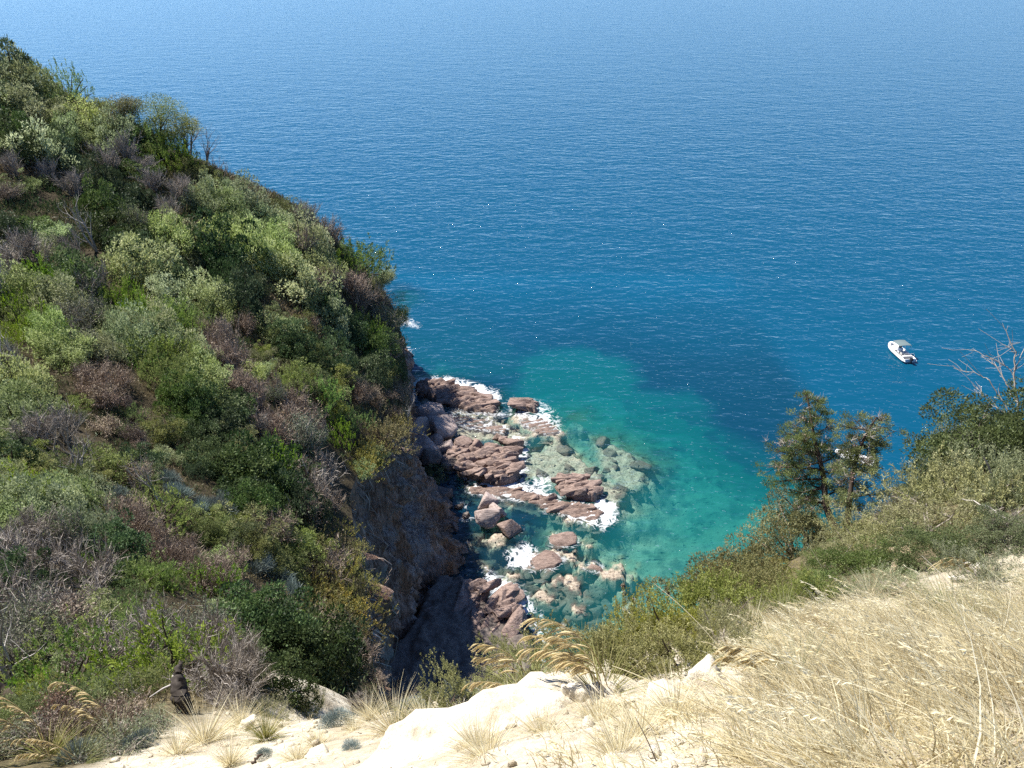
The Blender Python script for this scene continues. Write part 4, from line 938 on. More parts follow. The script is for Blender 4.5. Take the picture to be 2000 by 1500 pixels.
g = G(818); mb = MB()
for k in range(150):
    i = int(g.integers(int(NU*.16), int(NU*.40))); j0 = int(g.integers(2, 30)); p = CL[i, j0].copy(); pts = [p]; ln = g.uniform(1.5, 7)
    for q_ in range(6):
        jj = min(NW-1, j0+int((q_+1)*ln/6*NW/22)); t_ = CL[i, jj]; pts.append(np.array([t_[0], t_[1], t_[2]])+np.r_[nrm[i]*g.uniform(.1, .5), 0]+g.normal(size=3)*.12)
    mb.tube(pts, g.uniform(.03, .07), .01, g.uniform(0, 1), 4)
V, F, v = mb.arrays(); tag(mesh('hanging_roots', V, F, M_MAUV, attrs={'v': v}), 'dry roots and stems hanging down the shaded cliff face', 'roots', kind='stuff')

# scrub going on beyond the picture's left edge
g = G(919); mb = MB(); k = 0
while k < 170:
    px, py = g.uniform(-620, -25), g.uniform(60, 1350); p = hit(px, py)
    if p is None: k += .2; continue
    r_ = np.linalg.norm(p-np.array([0, 0, CAM_H]))*g.uniform(26, 46)/F_PX; m_ = 420
    q = g.normal(size=(m_, 3)); q[:, 2] = np.abs(q[:, 2]); q /= np.linalg.norm(q, axis=1)[:, None]
    mb.leaves(p+q*r_*g.uniform(.5, 1.1, (m_, 1))*np.array([1, 1, .9]), q+g.normal(size=(m_, 3))*.5, r_*.13, r_*.07, np.clip(g.uniform(.3, 1)+g.normal(size=m_)*.1, 0, 1), g); k += 1
V, F, v = mb.arrays(); tag(mesh('scrub', V, F, M_UND, attrs={'v': v}), 'mass of green scrub continuing along the hillside', 'scrub', kind='stuff')

def hitd(px, py):
    for k in range(40):
        p = hit(px, py+6*k)
        if p is not None: return p

# ------------------------------------------------------------------ the foreground brink
g = G(404)
M_STRAW = leaf_mat('straw_grass', [(.40, .32, .18), (.66, .575, .35), (.82, .75, .52), (.88, .84, .66)], trans=.5, rough=.7, spec=.05, single=True)
M_PLUME = leaf_mat('plume_grass_heads', [(.46, .36, .18), (.66, .55, .31), (.78, .69, .45)], trans=.5, rough=.7, spec=.05, single=True)
M_GRASSG = leaf_mat('green_grass', [(.12, .15, .04), (.24, .25, .09), (.42, .37, .18)], trans=.3)
M_BARE = bark_mat('weathered_white_wood', (.30, .27, .23), (.50, .46, .40), (.68, .64, .57))
M_CHAR = bark_mat('charred_wood', (.02, .017, .015), (.05, .042, .036), (.16, .14, .12))
LM['mastic'] = leaf_mat('mastic_leaves', [(.11, .125, .03), (.21, .225, .06), (.34, .345, .12)], trans=.42, var=.15)
LM['rust'] = leaf_mat('juniper_bush_leaves', [(.09, .095, .03), (.185, .18, .058), (.31, .285, .105)], trans=.35, var=.2)
LM['near'] = leaf_mat('grey_green_bush_leaves', [(.15, .16, .072), (.27, .28, .135), (.42, .42, .24)], trans=.38, var=.15)
LM['lent'] = leaf_mat('evergreen_leaves', [(.055, .075, .024), (.115, .145, .048), (.21, .24, .095)], trans=.35, var=.15)
KIND.update({
 'mastic': (variants(p_heath, (41, 42), n=1000, per=22, L=.045, W=.018, rz=.75, up=.6), 'mastic', M_BARK, 'mastic_bush', 'bright green mastic bush'),
 'rock':   (variants(p_heath, (43, 44), n=900, per=20, L=.05, W=.013, rz=.8, up=.8), 'near', M_GREY, 'grey_green_bush', 'grey green bush'),
 'junip':  (variants(p_clumpy, (45, 46), n=170, per=150, L=.055, W=.014, rz=1.0, cr=(.10, .22)), 'rust', M_MAUV, 'juniper_bush', 'golden brown juniper bush'),
 'lent':   (variants(p_clumpy, (47, 48), n=170, per=190, L=.036, W=.016, rz=.85, cr=(.10, .22)), 'lent', M_BARK, 'evergreen_bush', 'deep green evergreen bush'),
 'herb':   (variants(p_spiky, (49, 50), n=3500, L=.26, W=.016), 'blue', M_BARK, 'grey_herb', 'blue grey herb'),
 'twig':   (variants(p_dead, (51, 52), stems_n=26, fine=11, leaf=0, tw=.006), None, M_GREY, 'dead_shrub', 'grey dead twig bush'),
})
for k in ('mastic', 'rock', 'junip', 'lent', 'herb', 'twig'):
    vs, lm, bm_, nm, wd = KIND[k]
    DATA[k] = [[(pn, mb.data(f'{nm}_{pn}', LM[lm] if mt == 'leaf' else bm_)) for pn, mb, mt in parts] for parts in vs]
def near(kind, px, py, r, label, sz=1.0, sink=.12, cat='bush', group=None):
    p = hitd(px, py)
    if p is None: print('miss', kind, px, py); return None
    p = p.copy(); p[2] -= sink*r
    return tag(plant(kind, p, r, g, sz), label, cat, group)
MG = 'mastic bushes along the brink'; GG = 'grey green bushes on the far right slope'
near('mastic', 1215, 1330, .50, 'mastic bush with lit crown above the drooping plumes', .95, group=MG)
near('mastic', 1300, 1262, .62, 'tall mastic bush behind the first, spiked by dry red stalks', .9, group=MG)
near('mastic', 1395, 1212, .66, 'mastic bush furthest out on the brink against green water', .8, group=MG)
near('mastic', 1330, 1315, .42, 'low mastic bush on the landward side of the tall one', .8, group=MG)
near('rock', 1420, 1275, .48, 'greyish bush mixed with dry grass beside the mastic', .8, group=MG)
near('mastic', 1480, 1175, .60, 'mastic bush between the brink bushes and the brown junipers', .7, group=MG)
near('mastic', 880, 1400, .34, 'small green bush below the pale boulder by the gully', .9)
near('herb', 905, 1385, .26, 'blue grey herb on top of the small green bush', 1.1, cat='herb')
near('herb', 800, 1398, .22, 'blue grey herb beside the pale pointed stone', .9, cat='herb')
near('mastic', 1010, 1345, .30, 'little green bush behind the drooping plume grass', 1.0)
near('junip', 1440, 1130, .78, 'golden brown juniper bush overhanging the green water', 1.15, group='junipers on the right brink')
near('junip', 1555, 1085, .85, 'darker juniper bush just under the tall juniper tree', 1.1, group='junipers on the right brink')
near('junip', 1500, 1140, .55, 'low juniper bush between the two larger ones', .8, group='junipers on the right brink')
near('rock', 1700, 1090, .72, 'grey green bush at the foot of the tall juniper tree', .95, group=GG)
near('lent', 1680, 1120, .50, 'dark rounded bush beside the bare sandy hollow', .85, group=GG)
near('rock', 1620, 1125, .5, 'small grey green bush under the juniper trunk', .8, group=GG)
near('lent', 1835, 1105, .55, 'dark green bush above the bleached timber', .85, group=GG)
near('rock', 1820, 1050, .75, 'broad grey green bush behind the sandy hollow', .85, group=GG)
near('rock', 1900, 1010, .95, 'large grey green bush mid way up the right slope', .85, group=GG)
near('lent', 1985, 1075, .60, 'dark bush cut off by the picture edge above the timber', .8, group=GG)
near('rock', 1850, 940, 1.05, 'big grey green bush with twigs on the right skyline', 1.1, group=GG)
near('lent', 1800, 985, .62, 'dark green bush below the twiggy skyline bush', 1.0, group=GG)
near('lent', 1965, 930, 1.15, 'tall dark green bush on the right skyline under the bare tree', 1.1, group=GG)
near('rock', 1985, 985, .9, 'grey green bush under the tall dark skyline bush', .9, group=GG)
near('mastic', 1920, 960, .75, 'yellowish green bush between the skyline bushes', .9, group=GG)
near('mastic', 1560, 1185, .42, 'mastic bush at the top of the straw slope', .7, group=GG)
near('rock', 1945, 1150, .45, 'grey green bush right in front of the bleached timber', .7, group=GG)
near('rock', 1740, 1165, .38, 'small grey green bush under the sandy hollow', .7, group=GG)
near('lent', 1620, 1170, .36, 'small dark bush at the top of the straw slope', .7, group=GG)
near('lent', 2010, 870, 1.25, 'dark leafy crown at the picture edge beside the bare tree', 1.3, group=GG)
near('twig', 1858, 905, .75, 'bare pinkish twig bush sticking out above the skyline bush', 1.5, cat='shrub')
near('twig', 1745, 1040, .55, 'grey bare twigs right of the juniper tree', 1.1, cat='shrub')
near('twig', 1960, 1060, .45, 'grey brittle twigs over the dark edge bush', .9, cat='shrub')
near('twig', 700, 1385, .30, 'mauve twig bush at the lip of the gully', 1.0, cat='shrub')
near('twig', 460, 1385, .5, 'grey twig bush behind the pale ground by the stump', 1.0, cat='shrub')
near('twig', 420, 1350, .55, 'matted grey twigs around the white dead branches', .8, cat='shrub')
near('herb', 660, 1415, .2, 'green grey herb at the lip of the gully', .9, cat='herb')
near('rock', 600, 1395, .32, 'grey green bush at the back of the pale ground', .8)
near('rock', 520, 1400, .28, 'small dull bush beside the grass clump by the stump', .8)
near('herb', 270, 1462, .24, 'silver blue herb at the foot of the plume grass', .8, cat='herb')
near('herb', 150, 1488, .28, 'silver blue herb at the bottom corner', .8, cat='herb')
near('mastic', 100, 1400, .42, 'bright leafy bush under the leaning dark trunk', .9)
near('mastic', 190, 1370, .40, 'bright leafy bush between the leaning trunk and the stump', .9)
near('mastic', 300, 1350, .42, 'bright green bush directly behind the charred stump', .9)
near('lent', 40, 1440, .40, 'dark bush behind the plume grass in the corner', .9)
near('rock', 255, 1425, .33, 'dull olive bush left of the charred stump', .7)
near('bright', 115, 1362, .62, 'vivid green leafy bush between leaning trunk and stump', 1.0)
near('bright', 60, 1392, .5, 'vivid green leafy bush hugging the leaning trunk', 1.0)
near('brown', 150, 1455, .42, 'rusty brown low shrub behind the corner plumes', .8)
near('fuzzy', 40, 1470, .4, 'dull twiggy shrub under the corner plumes', .8)
near('fuzzy', 300, 1440, .36, 'dull twiggy shrub on the edge of the pale ground', .7)
near('fuzzy', 215, 1478, .34, 'dull twiggy shrub among the corner herbs', .7)
near('herb', 690, 1470, .11, 'tiny green herb alone on the pale ground', .9, cat='herb')
near('herb', 515, 1475, .09, 'tiny dark tuft on the pale ground beside a dry stick', .7, cat='herb')

# dry grass covering the right foreground
def on_ground(x, y): return land_z(x, y) + 0.10*fbm(p2(x*0.9, y*0.9), 5, 11) + 0.05*np.abs(fbm(p2(x*3.1, y*3.1), 4, 21)) + .02*fbm(p2(x*11, y*11), 3, 31)
GR = [(1150, 1420), (1230, 1345), (1400, 1295), (1560, 1235), (1750, 1195), (1960, 1165), (2250, 1150), (2350, 1495), (1500, 1495), (1150, 1495)]
GRW = np.array([hitd(a, b)[:2] for a, b in GR] + [])
lo, hi = GRW.min(0)-.2, GRW.max(0)+.2
T = g.uniform(lo, hi, (6500, 2)); sdg = poly_sd(T, GRW)
pxs, pys, ff = to_px(np.stack([T[:, 0], T[:, 1], land_z(T[:, 0], T[:, 1])], -1))
right = sstep(1150, 1650, pxs)
bare = fbm(p2(T[:, 0]*1.5, T[:, 1]*1.5), 3, 999)
ok = (bare > -.34+.2*g.uniform(size=len(T))) & (sdg > -.15+.3*g.uniform(size=len(T))-.25) & (g.uniform(size=len(T)) < .25+.75*right) & (ff > 1.2)
T = T[ok][:1500]; n = len(T); per = 30
B = np.repeat(T, per, 0)+g.normal(size=(n*per, 2))*.055; z = on_ground(B[:, 0], B[:, 1])-.015
D = g.normal(size=(n*per, 3))*.30+np.array([-.30, .10, 1.0])+np.repeat(g.normal(size=(n, 3))*.38, per, 0)
gx, gy, gf = to_px(np.c_[T, land_z(T[:, 0], T[:, 1])])
L = np.repeat(g.uniform(.10, .48, n)*(.28+.50*sstep(1250, 1650, gx)+.25*sstep(1650, 2000, gx)), per)*g.uniform(.55, 1.2, n*per)
bend = np.array([-1.3, .35, -.7])*g.uniform(.2, 1.1, (n*per, 1))+g.normal(size=(n*per, 3))*.35
mb = MB(); mb.blades(np.c_[B, z], D, bend, L, .0066*g.uniform(.5, 1.4, n*per), np.clip(np.repeat(g.uniform(.05, .95, n)+.35*fbm(p2(T[:, 0]*1.1, T[:, 1]*1.1), 3, 321), per)+g.normal(size=n*per)*.18, 0, 1), g, 4)
V, F, v = mb.arrays()
tag(mesh('dry_grass', V, F, M_STRAW, attrs={'v': v}), 'mass of long straw coloured grass covering the slope at the right', 'grass', kind='stuff')
# seed heads: drooping feathery ears over that grass
mb = MB(); idx = g.choice(n, 420, replace=False)
for i in idx:
    b = T[i]; p0 = np.array([b[0], b[1], float(on_ground(b[:1], b[1:])[0])]); d = np.array([-.35, .12, 1.0])+g.normal(size=3)*.2; pts = [p0]; Ls = g.uniform(.30, .55)*(.4+.6*float(sstep(1250, 1700, gx[i])))
    for s_ in range(6):
        d = d+np.array([-.20, .05, -.16])*(s_*.33)+g.normal(size=3)*.03; d /= np.linalg.norm(d); pts.append(pts[-1]+d*Ls/6)
    vv_ = g.uniform(.4, 1); mb.tube(pts, .0018, .001, vv_, 3)
    m_ = 16; tt = g.uniform(.62, 1, m_); q = np.array([np.array(pts)[min(int(t*6), 5)]*(1-(t*6-min(int(t*6), 5)))+np.array(pts)[min(int(t*6), 5)+1]*(t*6-min(int(t*6), 5)) for t in tt])
    mb.leaves(q, d+g.normal(size=(m_, 3))*.3+np.array([0, 0, -.15]), .032, .006, vv_+g.normal(size=m_)*.1, g)
V, F, v = mb.arrays()
tag(mesh('grass_ears', V, F, M_STRAW, attrs={'v': np.clip(v, 0, 1)}), 'nodding straw coloured seed ears above the dry grass', 'grass', kind='stuff')

# litter of straw, chips and pebbles on the pale ground
T = np.stack([g.uniform(-4.6, 4.5, 9000), g.uniform(.9, 8.0, 9000)], -1)
ok = (poly_sd(T, LAND_POLY) > .02) & (poly_sd(T, np.array(SAND_W)) > -.4); T = T[ok]; z = on_ground(T[:, 0], T[:, 1])
mb = MB(); mb.leaves(np.c_[T, z+.008], np.c_[g.normal(size=(len(T), 2)), g.normal(size=len(T))*.12-.3], g.uniform(.03, .12, len(T)), g.uniform(.003, .007, len(T)), g.uniform(0, 1, len(T)), g, np.tile(np.array([[0, .45, .9]]), (len(T), 1)))
V, F, v = mb.arrays(); M_LIT = leaf_mat('straw_litter', [(.10, .075, .045), (.25, .19, .11), (.48, .40, .25)], trans=.05)
tag(mesh('straw_litter', V, F, M_LIT, attrs={'v': v}), 'dry straw and twig litter scattered over the pale ground', 'litter', kind='stuff')
T = np.stack([g.uniform(-4.6, 4.0, 5200), g.uniform(.9, 7.5, 5200)], -1)
ok = (poly_sd(T, LAND_POLY) > .05) & (poly_sd(T, np.array(SAND_W)) > -.2); T = T[ok][:1500]; z = on_ground(T[:, 0], T[:, 1])
V0, F0 = icosphere(1); n = len(T); R = .008+.04*g.uniform(0, 1, n)**5; sq = g.uniform(.5, 1.2, (n, 1, 3))
VV = V0[None]*(1+.25*g.normal(size=(n, len(V0), 1)))*R[:, None, None]*sq+np.c_[T, z+R*.2][:, None]
FF = (F0[None]+np.arange(n)[:, None, None]*len(V0)).reshape(-1, 3)
tag(mesh('pebbles', VV.reshape(-1, 3), FF, M_PALE, attrs={'soil': np.zeros(n*len(V0))}), 'loose pale stone chips on the limestone ground', 'pebbles', kind='stuff')

# pale boulders of the brink
t = NT('white_limestone'); P_ = t.pos(); b_ = t.noise(5, 7, .68, P_); c_ = t.noise(45, 6, .7, P_); d_ = t.noise(110, 4, .6, P_)
col_ = t.ramp(b_, [(.3, (.32, .27, .19)), (.45, (.54, .48, .37)), (.6, (.64, .59, .48)), (.75, (.70, .66, .57))])
col_ = t.mix(t.ramp(d_, [(.33, (.85, .85, .85)), (.40, (0, 0, 0))]), col_, (.16, .13, .09))
M_WHITE = t.done(t.principled(col_, .95, .1, t.bump(t.math('ADD', b_, t.math('MULTIPLY', c_, .3)), .8, .05)))
def stone(px, py, y, r, seed, label, rz=0., dz=0.):
    p = at_depth(px, py, y); return boulder('pale_rock', (p[0], p[1], p[2]+dz), r, seed, M_WHITE, label, rz, sub=5, facets=9, rough=.19, smooth=True)
stone(1040, 1500, 3.0, (1.15, .66, .40), 71, 'big smooth white boulder at the brink in the middle foreground', .3, -.17)
def hstone(px, py, r, seed, label, rz=0.):
    p = hitd(px, py); return boulder('pale_rock', (p[0], p[1], p[2]), r, seed, M_WHITE, label, rz, rough=.05)
hstone(752, 1388, (.16, .14, .24), 73, 'pointed pale stone at the gully lip', .2)
hstone(1125, 1378, (.13, .13, .20), 74, 'upright reddish pale stone under the drooping plumes', .2)
hstone(1385, 1345, (.22, .16, .12), 75, 'pale rock below the grey bush at the brink', .7)
hstone(1290, 1368, (.14, .12, .10), 76, 'small pale rock in front of the mastic', .2)
hstone(370, 1448, (.16, .14, .10), 77, 'cream coloured stone half hidden by the grass clump', .2)
hstone(490, 1425, (.15, .12, .12), 78, 'cream coloured stone on the pale slope behind the tiny tuft', .9)
hstone(620, 1480, (.10, .12, .07), 79, 'flat cream stone on the pale ground', .4)
M_WHITE = M_SANDR = m_rock('sandy_rock', (.20, .15, .09), (.40, .31, .19), (.55, .46, .31), wet=False)
hstone(1765, 1085, (.20, .16, .12), 80, 'sandy coloured rock in the bare hollow beside the dark bush', .4)
hstone(1760, 1118, (.18, .15, .08), 81, 'sandy rock at the front of the bare hollow', 1.0)

# grass tussocks
def tussock_mb(g, n=420, r=.05, L=.32):
    mb = MB(); a = g.uniform(0, 6.28, n); e = g.uniform(0, 1, n)**.7; B = np.stack([np.cos(a)*r*e, np.sin(a)*r*e, np.full(n, -.03)], -1)
    D = np.stack([np.cos(a)*e*.9, np.sin(a)*e*.9, np.full(n, 1.)], -1)+g.normal(size=(n, 3))*.15
    mb.blades(B, D, np.stack([np.cos(a)*e, np.sin(a)*e, -.9*e], -1)*.9, L*g.uniform(.5, 1.15, n), .004, np.clip(g.uniform(0, 1, n), 0, 1), g, 4); return mb
TUS = [tussock_mb(G(61)).data('grass_tussock_blades', M_STRAW), tussock_mb(G(62), 380, .06, .28).data('grass_tussock_blades', M_STRAW), tussock_mb(G(63), 420, .06, .34).data('grass_tussock_blades', M_GRASSG)]
def tussock(px, py, s, label, k=0):
    p = hitd(px, py)
    if p is None: return
    e = bpy.data.objects.new('grass_tussock', TUS[k]); COL.objects.link(e); e.location = p; e.scale = (s, s, s); e.rotation_euler = (.15, -.2, g.uniform(0, 6))
    tag(e, label, 'grass', 'dry grass tussocks')
for a in [(400, 1450, 1.5, 'large dry tussock in front of the charred stump', 0), (470, 1420, 1.2, 'dry tussock right behind the large one', 0), (520, 1440, 1.0, 'greenish tussock on the pale ground near the stump', 2), (345, 1475, 1.2, 'dry tussock at the edge of the corner plumes', 1),
          (620, 1455, .7, 'small grey tussock alone in the pale ground', 1), (770, 1430, 1.3, 'wide straw tussock beside the white boulder', 0), (830, 1420, 1.0, 'straw tussock between boulder and small green bush', 1), (720, 1405, .9, 'straw tussock at the gully lip', 0), (690, 1430, .7, 'low straw tussock below the gully lip', 1),
          (950, 1485, 1.0, 'brown tussock on the big white boulder', 1), (930, 1465, .8, 'thin tussock at the left of the white boulder top', 0), (1060, 1440, .8, 'brown tussock behind the boulder crest', 1), (1000, 1395, .8, 'straw tussock under the plume stems', 0), (1170, 1410, .8, 'straw tussock below the upright stone', 1),
          (1250, 1440, .8, 'sparse tussock in the middle of the bright slope', 1), (1320, 1400, .9, 'straw tussock below the mastic bushes', 0), (580, 1485, .7, 'low dry tussock at the bottom of the pale ground', 1), (450, 1490, .8, 'dry tussock at the picture bottom near the corner', 0), (1210, 1480, .8, 'dry tussock at the picture bottom by the boulder', 1),
          (1860, 1225, 1.4, 'green centred tussock in the straw slope', 2), (1915, 1250, 1.2, 'green tussock next to the white twigs on the straw slope', 2), (1600, 1175, 1.1, 'greenish tussock below the dark rounded bush', 2), (1530, 1210, 1.1, 'greenish tussock beyond the grey bush', 2), (1700, 1170, 1.0, 'straw tussock under the sandy hollow', 0), (1470, 1230, 1.0, 'straw tussock beside the greyish bush', 0)]: tussock(*a)

# plume grass: arching stems with hanging ears
def plume(mb, p, d, L, g, droop=(-1, 0), thick=1.0):
    d = np.array(d, float); d /= np.linalg.norm(d); pts = [np.array(p, float)]; dr = np.array([droop[0], droop[1], -.55]); N_ = 10
    for k in range(N_):
        d = d+dr*(.012+.030*k); d /= np.linalg.norm(d); pts.append(pts[-1]+d*L/N_)
    pts = np.array(pts); mb.tube(pts, .0042*thick, .0015, g.uniform(.1, .4), 4)
    for k in range(17):
        t = g.uniform(.42, .99); i = min(int(t*N_), N_-1); q = pts[i]+(pts[i+1]-pts[i])*(t*N_-i); tg = pts[i+1]-pts[i]; tg /= np.linalg.norm(tg)
        l = L*.34*g.uniform(.6, 1.1)*(1.15-.6*t); b = [q]; dd = tg*.9+np.array([droop[0]*.25, droop[1]*.25, -.1])+g.normal(size=3)*.12
        for s in range(5): dd = dd/np.linalg.norm(dd)+np.array([0, 0, -.30])+np.array([droop[0], droop[1], 0])*.05; dd /= np.linalg.norm(dd); b.append(b[-1]+dd*l/5)
        b = np.array(b); mb.tube(b, np.array([.0012, .003, .0058, .0065, .005, .001])*thick, 0, g.uniform(.35, .9), 4)
        m = 14; tt = g.uniform(.25, 1, m)*5; ii = np.minimum(tt.astype(int), 4); Q = b[ii]+(b[ii+1]-b[ii])*(tt-ii)[:, None]
        mb.leaves(Q, dd+g.normal(size=(m, 3))*.22, .022*thick, .006*thick, g.uniform(.4, 1, m), g)
def plume_clump(px, py, stems_, label, seed, blades=260):
    g2 = G(seed); p = hitd(px, py); e = empty('plume_grass', p)
    bl = MB(); a = g2.uniform(0, 6.28, blades); D = np.stack([np.cos(a)*.6, np.sin(a)*.6, np.full(blades, 1.)], -1)+g2.normal(size=(blades, 3))*.2
    bl.blades(np.stack([np.cos(a)*.05, np.sin(a)*.05, np.full(blades, -.03)], -1), D, np.stack([np.cos(a), np.sin(a), np.full(blades, -1.2)], -1)*.7, g2.uniform(.2, .5, blades), .005, g2.uniform(0, 1, blades), g2, 4)
    o = bpy.data.objects.new('leaf_tuft', bl.data('leaf_tuft', M_GRASSG)); COL.objects.link(o); o.parent = e
    for d, L, dr in stems_:
        mb = MB(); plume(mb, (g2.normal()*.03, g2.normal()*.03, 0), d, L, g2, dr); o = bpy.data.objects.new('plume', mb.data('plume', M_PLUME)); COL.objects.link(o); o.parent = e
    return tag(e, label, 'grass', 'plume grass clumps')
plume_clump(1175, 1365, [((-.25, .30, 1), .78, (-1, .1)), ((-.5, .2, 1), .70, (-1, -.1)), ((-.1, .3, 1), .62, (-1, .2)), ((-.45, .5, .9), .66, (-1, .2)), ((-.1, .05, 1), .48, (-.9, -.3))], 'plume grass arching over below the mastic bush', 501)
plume_clump(1035, 1365, [((-.25, .25, 1), .66, (-1, .0)), ((-.5, .3, .9), .60, (-1, .05)), ((-.6, .1, .6), .50, (-.9, -.1))], 'plume grass reaching out over the shaded rock platform', 502)
plume_clump(1140, 1300, [((-.2, .3, 1), .62, (-1, .1)), ((-.4, .2, .9), .56, (-1, .1)), ((0, .3, 1), .50, (-.8, .1))], 'faint plume grass against the turquoise water', 503)
plume_clump(96, 1480, [((-.1, .2, 1), 1.05, (-1, 0)), ((-.3, .1, 1), .9, (-1, -.1)), ((-.5, .0, .7), .75, (-1, -.1)), ((.0, .2, 1), .8, (-1, .1))], 'plume grass drooping left in the bottom corner', 504)
plume_clump(232, 1455, [((-.05, .2, 1), .95, (-1, 0)), ((-.3, .2, .8), .8, (-1, 0)), ((-.1, .1, 1), .7, (-1, .1))], 'plume grass just right of the corner clump', 505)
plume_clump(150, 1495, [((-.5, .1, .6), .62, (-1, 0)), ((-.2, .1, .8), .45, (-1, 0)), ((-.5, -.1, .5), .5, (-1, 0))], 'lowest plume grass lying along the picture bottom', 506)
plume_clump(1560, 1345, [((-.6, .2, .9), .58, (-1, 0)), ((-.7, .2, .7), .5, (-1, 0))], 'plume grass bowing left out of the straw slope', 507)
plume_clump(1930, 1140, [((-.7, .2, .7), .62, (-1, 0)), ((-.5, .2, .8), .55, (-1, 0))], 'plume grass beside the bleached timber', 509)
# single straws and stalks
def straw(px, py, px2, py2, label, r=.004, mat=M_STRAW, name='grass_stalk', sag=.06, knots=0, cat='stalk'):
    a = hitd(px, py); d0 = np.linalg.norm(a-np.array([0, 0, CAM_H])); dd = ray(px2, py2); dd /= np.linalg.norm(dd); b = np.array([0, 0, CAM_H])+dd*d0*.985
    t = np.linspace(0, 1, 8)[:, None]; pts = a+(b-a)*t+np.array([0, 0, sag])*np.sin(t*math.pi)*np.linalg.norm(b-a)
    mb = MB(); mb.tube(pts-a, r, r*.4, .8, 4)
    for k in range(knots):
        q = (pts-a)[-1]*g.uniform(.55, 1.0)+g.normal(size=3)*.006; mb.leaves(q+g.normal(size=(10, 3))*.006, g.normal(size=(10, 3)), .02, .012, g.uniform(0, .6, 10), g)
    V, F, v = mb.arrays(); return tag(mesh(name, V, F, mat, attrs={'v': np.clip(v, 0, 1)}, loc=a), label, cat, 'single stalks in the foreground')
straw(1425, 1290, 1278, 1140, 'long pale straw slanting across the mastic bush')
straw(1345, 1375, 1195, 1300, 'thin straw slanting below the mastic bushes')
straw(1290, 1440, 1180, 1335, 'brown straw leaning over the bright ground', .003, M_PLUME)
straw(1285, 1500, 1240, 1400, 'dark straw rising at the picture bottom', .003, M_BARK)
straw(1880, 1180, 1800, 1085, 'white straw leaning above the bleached timber', .004, M_BARE)
straw(1625, 1150, 1575, 1060, 'thin straw beneath the juniper tree', .003)
straw(1225, 1225, 1217, 1140, 'reddish dry flower stalk tallest above the mastic', .0045, LM['brown'], sag=0, knots=16)
straw(1270, 1205, 1265, 1155, 'reddish dry flower stalk second above the mastic', .004, LM['brown'], sag=0, knots=14)
straw(1240, 1225, 1238, 1170, 'reddish dry flower stalk lowest above the mastic', .004, LM['brown'], sag=0, knots=14)
straw(1305, 1190, 1304, 1147, 'reddish dry flower stalk furthest along the mastic', .004, LM['brown'], sag=0, knots=12)

# ------------------------------------------------------------------ wood: stump, trunks, timber, sticks
def wood(name, pix, radii, label, mat, lift=0.0, sides=8, cat='wood', depth=None, parts=()):
    a = hitd(*pix[0]); d0 = np.linalg.norm(a-np.array([0, 0, CAM_H])); P = []
    for k, (x, y) in enumerate(pix):
        dd = ray(x, y); dd /= np.linalg.norm(dd); dk = d0*(1 if depth is None else depth[k]); P.append(np.array([0, 0, CAM_H])+dd*dk)
    P = np.array(P)-a; P[0, 2] -= .1; q = resample(np.c_[P, radii], 4*len(P)); gg = G(len(label)); q[:, :3] += gg.normal(size=(len(q), 3))*.012
    mb = MB(); mb.tube(q[:, :3], q[:, 3]*(1+.12*gg.normal(size=len(q))), 0, .5, sides); mb.tube(q[-2:, :3]+(q[-1, :3]-q[-2, :3])*.5, q[-1, 3]*.9, q[-1, 3]*.1, .9, sides)
    V, F, v = mb.arrays(); o = mesh(name, V, F, mat, attrs={'v': v}, loc=a, smooth=True); tag(o, label, cat)
    for pp, rr, mt in parts:
        Q = []
        for x, y in pp:
            dd = ray(x, y); dd /= np.linalg.norm(dd); Q.append(np.array([0, 0, CAM_H])+dd*d0-a)
        b = MB(); b.tube(resample(np.c_[np.array(Q), np.linspace(rr[0], rr[1], len(Q))], 10)[:, :3], rr[0], rr[1], .6, 5); V, F, v = b.arrays(); mesh('branch', V, F, mt, parent=o, attrs={'v': v})
    return o
wood('charred_stump', [(357, 1392), (353, 1360), (347, 1335), (345, 1315), (351, 1300), (352, 1292)], [.10, .11, .10, .055, .05, .02], 'black charred stump with a pale knot standing before the pale ground', M_CHAR, cat='stump',
     parts=[([(342, 1335), (318, 1345), (292, 1362)], (.018, .006), M_SILV), ([(340, 1318), (338, 1340), (348, 1350)], (.03, .035), M_BARE)])
wood('leaning_trunk', [(60, 1410), (40, 1388), (15, 1360), (-15, 1335)], [.10, .085, .075, .07], 'dark leaning trunk cut by the picture edge', M_BARK, cat='trunk')
wood('dead_branch', [(435, 1375), (450, 1360), (462, 1345), (455, 1318), (430, 1300)], [.045, .04, .035, .025, .015], 'curved grey dead branch lying right of the stump', M_SILV, cat='branch')
wood('dead_branch', [(130, 1440), (122, 1410), (112, 1395), (85, 1385)], [.02, .016, .013, .007], 'thin forked white branch above the corner plumes', M_BARE, cat='branch', parts=[([(115, 1397), (105, 1410), (95, 1420)], (.009, .004), M_BARE)])
wood('dead_branch', [(300, 1330), (262, 1330), (240, 1300), (232, 1288)], [.03, .03, .025, .01], 'angled dark dead branch behind the stump', M_SILV, cat='branch')
wood('timber', [(1945, 1122), (1915, 1112), (1885, 1106)], [.05, .055, .05], 'bleached timber lying in the grass on the right slope', M_BARE, cat='log')
wood('timber', [(1930, 1135), (1890, 1132), (1860, 1128)], [.03, .032, .03], 'second bleached timber below the first', M_BARE, cat='log')
wood('stick', [(1215, 1432), (1190, 1436), (1172, 1425)], [.012, .012, .007], 'grey stick lying on the bright ground', M_SILV, cat='stick')
wood('stick', [(1195, 1395), (1215, 1380), (1235, 1372)], [.011, .009, .005], 'brown stick below the mastic bush', M_BARK, cat='stick')
wood('stick', [(480, 1492), (500, 1480), (515, 1472)], [.014, .012, .006], 'brown stick beside the tiny dark tuft', M_BARK, cat='stick')
